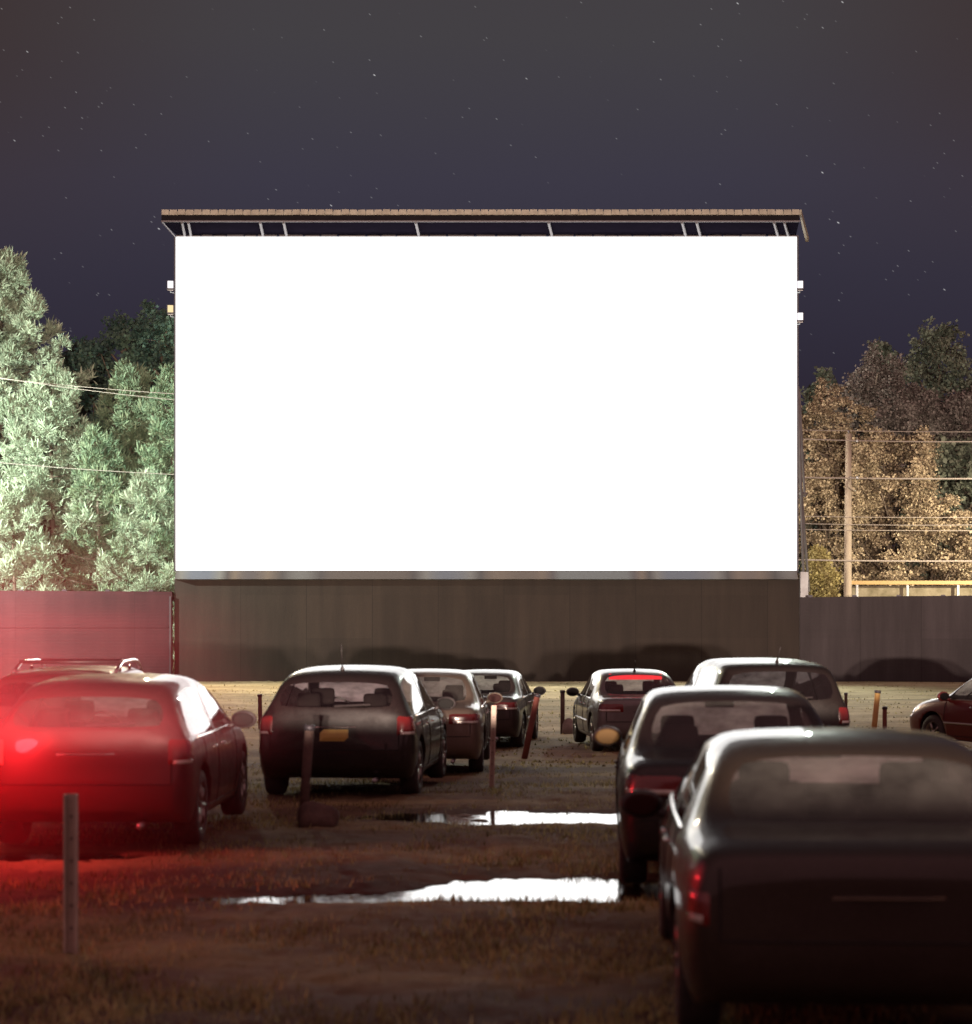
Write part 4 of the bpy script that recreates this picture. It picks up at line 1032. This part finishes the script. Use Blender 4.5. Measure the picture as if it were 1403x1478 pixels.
def pine(x, y, h, rad, mat, seed, label, dens=1.0, base=0.0, droop=.0, trunkm='bark'):
    rg = np.random.default_rng(seed); e = empty('pine_tree', (x, y, WB), rg.random() * 6, label, 'tree', 'trees behind the wall')
    e.rotation_euler = (0, 0, 0)
    bm = bmesh.new(); tube(bm, [(0, 0, -.3), (.05, 0, h * .4), (-.05, .05, h * .75), (0, 0, h * .97)], [.026 * h * .6, .017 * h * .6, .009 * h * .6, .02], 10)
    P, Dd, Sz = [], [], []
    nl = int(84 * dens * h / 14)
    for i in range(nl):
        t = (i + rg.random()) / nl; t = t ** .9; z = base + (h - base) * t
        a = i * 2.4 + rg.normal(0, .3)
        prof = (1 - t) ** .92 * (.75 + .25 * min(1, t * 6))
        Ll = rad * prof * (.72 + .5 * rg.random()) + .35
        rise = (.10 + .55 * t) * Ll
        dirv = np.array([math.cos(a), math.sin(a), 0])
        pts = []
        for k in range(6):
            u = k / 5
            pts.append(Vector((dirv[0] * Ll * u, dirv[1] * Ll * u, z + rise * u * u - droop * Ll * u * (1 - u))))
        limb_mesh(bm, pts, .012 * h * .35 * (1 - t * .7), .012, 5)
        # foliage pads: tufts on side twigs
        ncp = int(3 + Ll * 4.4 * dens); per = 9
        u = np.repeat(.26 + .74 * rg.random(ncp) ** .75, per)
        lat = np.repeat(rg.normal(0, 1, ncp), per) * .27 * Ll * (1.10 - u) ** .5 * .8
        hz = np.repeat(np.abs(rg.normal(0, .14, ncp)), per); nt = ncp * per
        o3 = rg.normal(0, 1, (nt, 3)); o3 /= np.linalg.norm(o3, axis=1, keepdims=True); o3[:, 2] = np.abs(o3[:, 2]) * .9 - .15
        rr_ = .17 + .15 * rg.random((nt, 1))
        px = dirv[0] * Ll * u - dirv[1] * lat; py = dirv[1] * Ll * u + dirv[0] * lat
        pz_ = z + rise * u * u - droop * Ll * u * (1 - u) + hz
        P.append(np.stack([px, py, pz_], -1) + o3 * rr_)
        Dd.append(o3 * .9 + np.array([dirv[0] * .3, dirv[1] * .3, .45])); Sz.append(.15 + .11 * rg.random(nt))
        # candle tips
        for q in range(3):
            P.append(np.array([[dirv[0] * Ll + rg.normal(0, .1), dirv[1] * Ll + rg.normal(0, .1), z + rise + .1 * q]])); Dd.append(np.array([[dirv[0] * .2, dirv[1] * .2, 1.2]])); Sz.append(np.array([.4]))
    # leader
    for q in range(8):
        P.append(np.array([[0, 0, h * (.93 + .01 * q)]])); Dd.append(np.array([[0, 0, 1.5]])); Sz.append(np.array([.42]))
    bm_obj('trunk', bm, M[trunkm], e, True)
    P = np.concatenate(P); Dd = np.concatenate(Dd); Sz = np.concatenate(Sz)
    tufts('crown', P, Dd, Sz, mat, e, 13, rg, .55, .075)
    return e
def broadleaf(x, y, h, rad, mat, seed, label, ncl=900, per=26, leaf=.16, spires=0, base=.15, tall=1.0, flat=1.0, trunkm='bark', name='autumn_tree', twig=True, holes=.5):
    rg = np.random.default_rng(seed); e = empty(name, (x, y, WB), 0, label, 'tree' if 'shrub' not in name else 'shrub', 'trees behind the wall')
    bm = bmesh.new(); top = h * .75
    tube(bm, [(0, 0, -.3), (.1, 0, h * .3), (-.1, 0, h * .55), (0, 0, top)], [.03 * h * .5, .022 * h * .5, .013 * h * .5, .02], 9)
    # main boughs end in clumps
    nb = int(20 + h * 1.3); C = []; 
    for i in range(nb):
        t = (i + .5) / nb; a = i * 2.4 + rg.normal(0, .4)
        zc = h * (base + (1 - base) * t ** .85); s = math.sin(min(1, (1 - t) * 1.25 + .10) * PI / 2) * (.55 + .45 * min(1, t * 3.5))
        Ll = rad * s * (.55 + .5 * rg.random())
        p = Vector((math.cos(a) * Ll, math.sin(a) * Ll, zc)); st = Vector((0, 0, max(.2 * h, zc - Ll * 1.0 - .3)))
        mid = st.lerp(p, .5) + Vector((0, 0, -.1 * Ll)) + Vector(rg.normal(0, .15, 3))
        limb_mesh(bm, [st, mid, p], .06 * (h / 10), .022, 5)
        C.append((np.array(p), .17 * rad * (.7 + .7 * rg.random()) + .18))
        for j in range(3):
            q = np.array(p) + rg.normal(0, 1, 3) * np.array([.3, .3, .22]) * rad * .46
            limb_mesh(bm, [p, Vector(q)], .020, .010, 4); C.append((q, .12 * rad * (.6 + .7 * rg.random()) + .15))
    P = []
    for i in range(int(spires)):   # thin upright shoots carrying sparse leaves
        a = rg.random() * 6.28; r0 = rad * (.15 + .8 * rg.random()); zb = h * (.62 + .2 * rg.random()) * (1 - .22 * (r0 / rad) ** 2); ht = h * (.16 + .2 * rg.random())
        p0 = Vector((math.cos(a) * r0, math.sin(a) * r0, zb)); p1 = p0 + Vector((rg.normal(0, .15), rg.normal(0, .15), ht))
        limb_mesh(bm, [p0 - Vector((0, 0, h * .2)), p0, p1], .02, .006, 4)
        for t in np.linspace(0, 1, 14): P.append(np.array([list(p0.lerp(p1, t))]) + rg.normal(0, .10 + .12 * (1 - t), (3, 3)))
    bm_obj('trunk', bm, M[trunkm], e, True)
    per_c = max(6, int(ncl / len(C)))
    for c, r in C:
        d = rg.normal(0, 1, (per_c, 3)); d /= np.linalg.norm(d, axis=1, keepdims=True); rr = r * (rg.random(per_c) ** (1 / 2.2))
        P.append(c + d * rr[:, None] * np.array([1.1 + .5 * (1 - flat), 1.1 + .5 * (1 - flat), .85 * tall * flat]))
    P = np.concatenate(P); n = len(P)
    # each cluster point = a spray of leaves
    P2 = np.repeat(P, per, 0) + rg.normal(0, .105, (n * per, 3)) * np.array([1.2, 1.2, .35 + .65 * flat]); m = len(P2)
    d = rg.normal(0, 1, (m, 3)); d[:, 2] -= .2; d /= np.linalg.norm(d, axis=1, keepdims=True)
    s = np.cross(d, rg.normal(0, 1, (m, 3))); s /= np.linalg.norm(s, axis=1, keepdims=True)
    L_ = leaf * (.6 + .8 * rg.random(m)); W_ = L_ * .42
    V = np.stack([P2, P2 + d * (L_ * .5)[:, None] + s * W_[:, None], P2 + d * L_[:, None], P2 + d * (L_ * .5)[:, None] - s * W_[:, None]], 1).reshape(-1, 3)
    np_mesh('crown', V, np.arange(m * 4).reshape(-1, 4), mat, e)
    return e
def tx(u, D): return (u - U0) / F * D
def th(v, D): return at(0, v, D).z - WB
pine(tx(2, 88), 88, th(378, 88), 6.6, M['pine'], 1, 'tallest pale green pine, its tip far above the other pines', 1.25)
pine(tx(75, 85), 85, th(545, 85), 4.0, M['pine'], 2, 'broad pale pine in front of the tallest pine', 1.1)
pine(tx(-75, 86), 86, th(600, 86), 3.4, M['pine'], 6, 'pale pine cut off by the picture edge')
pine(tx(142, 84.2), 84.2, th(640, 84.2), 1.9, M['pine_dk'], 3, 'thin young pine with a bare pale trunk showing', .75, trunkm='bark_pale', base=2.2)
pine(tx(190, 87), 87, th(545, 87), 3.6, M['pine_dk'], 4, 'darker green pine with upright tips nearer the screen', 1.1)
pine(tx(250, 85.5), 85.5, th(548, 85.5), 3.2, M['pine_dk'], 5, 'dark green pine half hidden behind the screen edge', 1.0)
pine(tx(212, 83.5), 83.5, th(700, 83.5), 2.6, M['pine'], 8, 'low bushy pine at the wall by the screen edge', 1.0)
pine(tx(20, 82.5), 82.5, th(720, 82.5), 2.6, M['pine'], 9, 'low bushy pine at the foot of the tallest pine', 1.0)
broadleaf(tx(175, 100), 100, th(478, 100), 4.6, M['pine_dk2'], 21, 'dark leafy tree rising behind the green pines', 1100, 26, .17, name='leafy_tree')
broadleaf(tx(235, 96), 96, th(455, 96), 2.8, M['pine_dk2'], 22, 'dark blue-green tree touching the screen edge', 800, 26, .17, name='leafy_tree')
broadleaf(tx(120, 102), 102, th(505, 102), 3.0, M['pine_dk2'], 23, 'dark lower tree between the tall pine and the leafy tree', 600, 24, .17, name='leafy_tree')
broadleaf(tx(1195, 88), 88, th(575, 88), 2.6, M['gold'], 31, 'golden-brown tree between the screen and the utility pole', 510, 36, .10, flat=.42, spires=12, base=.1)
broadleaf(tx(1285, 87), 87, th(635, 87), 2.7, M['gold'], 32, 'golden tree just beyond the utility pole', 612, 36, .10, flat=.42, spires=8, base=.1)
broadleaf(tx(1348, 85), 85, th(728, 85), 2.3, M['gold'], 33, 'low bright golden tree above the yellow rail', 510, 36, .10, flat=.42, spires=4, base=.12)
broadleaf(tx(1262, 96), 96, th(535, 96), 2.6, M['brown'], 34, 'tall thin-crowned brown tree rising behind the pole', 306, 26, .12, spires=26, base=.25, tall=1.3, trunkm='bark_pale')
broadleaf(tx(1395, 95), 95, th(575, 95), 3.0, M['brown'], 35, 'pinkish brown tree cut off by the picture edge', 428, 26, .12, spires=26, base=.2, tall=1.2, trunkm='bark_pale')
broadleaf(tx(1325, 94), 94, th(570, 94), 2.2, M['brown'], 36, 'brown tree with fine upright twigs in the middle of the group', 306, 26, .12, spires=26, base=.25, tall=1.3, trunkm='bark_pale')
broadleaf(tx(1352, 104), 104, th(476, 104), 3.6, M['green_dk'], 37, 'rounded grey-green tree, highest of the trees on the pole side', 1300, 26, .16, name='leafy_tree')
broadleaf(tx(1185, 104), 104, th(545, 104), 1.6, M['green_dk'], 38, 'small dark tree tip just beside the screen edge', 250, 16, .2, name='leafy_tree')
broadleaf(tx(1275, 106), 106, th(500, 106), 1.3, M['green_dk'], 39, 'slender dark green tree with a pointed top', 250, 16, .2, name='leafy_tree')
broadleaf(tx(1215, 92), 92, th(640, 92), 2.6, M['rust'], 40, 'dull rust-leaved tree directly behind the utility pole', 408, 36, .10, flat=.42, spires=10, base=.08)
broadleaf(tx(1380, 90), 90, th(650, 90), 2.8, M['green_dk'], 41, 'dim green-brown tree behind the low golden tree', 500, 18, .2, base=.1)
broadleaf(tx(1183, 83), 83, th(800, 83), .9, M['ylw'], 42, 'small yellow shrub between the screen legs and the pole', 260, 18, .12, base=.05, name='leafy_shrub')
broadleaf(tx(1415, 84), 84, th(770, 84), 1.5, M['gold'], 43, 'golden bush at the picture edge over the rail', 238, 18, .10, flat=.42, base=.05, name='leafy_shrub')

# ------------------------------------------------------------------ lamps of the place
def light(kind, name, loc, target, energy, color, size=.2, spot=None, blend=.3):
    l = bpy.data.lights.new(name, kind); l.energy = energy; l.color = color
    if kind in ('SPOT', 'POINT'): l.shadow_soft_size = size
    if kind == 'SPOT': l.spot_size = R(spot); l.spot_blend = blend
    o = bpy.data.objects.new(name, l); COL.objects.link(o); o.location = loc
    o.rotation_euler = (Vector(target) - Vector(loc)).to_track_quat('-Z', 'Y').to_euler(); return o
def street_lamp(x, y, h, tgt, energy, color, label, cone=150, bl=.6):
    e = empty('street_lamp', (x, y, WB), 0, label, 'street lamp')
    bm = bmesh.new(); tube(bm, [(0, 0, -.2), (0, 0, h * .6), (0, 0, h)], [.12, .09, .06], 10); bm_obj('pole', bm, M['steel'], e, True)
    bm = bmesh.new(); tube(bm, [(0, 0, h - .1), (0, .5, h + .15)], .04, 8); bm_obj('arm', bm, M['steel'], e, True)
    bm = bmesh.new(); box(bm, (0, .75, h + .16), (.3, .6, .14), bev=.04); bm_obj('lamp_head', bm, M['steel_dark'], e, True)
    bm = bmesh.new(); box(bm, (0, .75, h + .08), (.22, .45, .03), bev=.01); bm_obj('lens', bm, M['lamp_w'], e)
    light('SPOT', 'street_lamp_light', (x, y + .8, WB + h - .1), tgt, energy, color, .25, cone, bl)
street_lamp(-25.5, 69.0, 8.5, (-15, 88, 4), 46000, (.88, 1, .86), 'street lamp at the far end of the wall in front of the pines', 120, .9)
street_lamp(25.5, 69.0, 8.0, (17, 89, .5), 34000, (1, .86, .62), 'street lamp at the far end of the plum grey wall', 62, 1.0)
street_lamp(-7.5, 80.2, 9.0, (-13.5, 87, 4), 2600, (.7, 1, .8), 'street lamp hidden behind the screen near the pines')
street_lamp(7.5, 80.2, 9.0, (15, 90, 5), 2400, (1, .88, .72), 'street lamp hidden behind the screen near the pole')
for (u, v, en, c_) in ((246, 446, 20000, (1, .84, .55)), (1155, 457, 11000, (.88, 1, .85))):
    p = at(u, v, DS - .55); light('SPOT', 'flood_lamp_light', p, (p.x * .45, 63, WB), en, c_, .12, 80, .8)
# headlamps of a vehicle far behind the viewer: they throw the cars' shadows on the wall
for dx in (0.0, .8):
    light('SPOT', 'headlamp_light', (.0 + dx, -22, 1.84), (dx, -22 + 100 * math.cos(R(78.6)), 1.84 + 100 * math.sin(R(78.6))), 150000, (1, .78, .64), .12, 160, .004)

light('POINT', 'tail_lamp_light', (-4.05, 16.35, 1.05), (0, 0, 0), 130, (1, .03, .04), .12)
T = NT('added_red_mist'); v_ = T.n('ShaderNodeVolumePrincipled'); v_.inputs['Color'].default_value = (.95, .13, .18, 1)  # added mist, its red colour imitates glare around the tail lamp
tc_ = T.n('ShaderNodeTexCoord'); ln_ = T.n('ShaderNodeVectorMath', operation='LENGTH'); T.l(tc_.outputs['Object'], ln_.inputs[0])
mr_ = T.n('ShaderNodeMapRange'); setin(mr_, From_Min=1.0, From_Max=.0, To_Min=0.0, To_Max=.30); mr_.interpolation_type = 'SMOOTHSTEP'; T.l(ln_.outputs['Value'], mr_.inputs['Value'])
mp_ = T.n('ShaderNodeMapping'); mp_.inputs['Scale'].default_value = (1.2, 1.2, 4.5); mp_.inputs['Rotation'].default_value = (0, R(14), 0); T.l(tc_.outputs['Object'], mp_.inputs[0])
nz_ = T.n('ShaderNodeTexNoise', Scale=1.6, Detail=3.0); T.l(mp_.outputs[0], nz_.inputs['Vector'])
m2_ = T.n('ShaderNodeMapRange'); setin(m2_, From_Min=.35, From_Max=.65, To_Min=.35, To_Max=1.5); T.l(nz_.outputs['Fac'], m2_.inputs['Value'])
mm_ = T.n('ShaderNodeMath', operation='MULTIPLY'); T.l(mr_.outputs[0], mm_.inputs[0]); T.l(m2_.outputs[0], mm_.inputs[1]); T.l(mm_.outputs[0], v_.inputs['Density'])
T.l(v_.outputs[0], T.out.inputs['Volume'])
bm = bmesh.new(); bmesh.ops.create_icosphere(bm, subdivisions=4, radius=1)
o = bm_obj('added_red_mist', bm, T.m, None, True); o.location = (-4.5, 15.2, 1.0); o.scale = (3.4, 1.7, 2.3); tag(o, 'added faint red mist imitating glare behind the red-lit hatchback', 'mist', kind='stuff')

# ------------------------------------------------------------------ render settings
scn.view_settings.view_transform = 'Standard'; scn.view_settings.look = 'None'; scn.view_settings.gamma = 1; scn.view_settings.exposure = 0
scn.render.engine = 'CYCLES'
c = scn.cycles; c.use_denoising = True; c.max_bounces = 6; c.diffuse_bounces = 2; c.glossy_bounces = 3; c.transparent_max_bounces = 12; c.transmission_bounces = 2
c.sample_clamp_indirect = 4; c.caustics_reflective = False; c.caustics_refractive = False
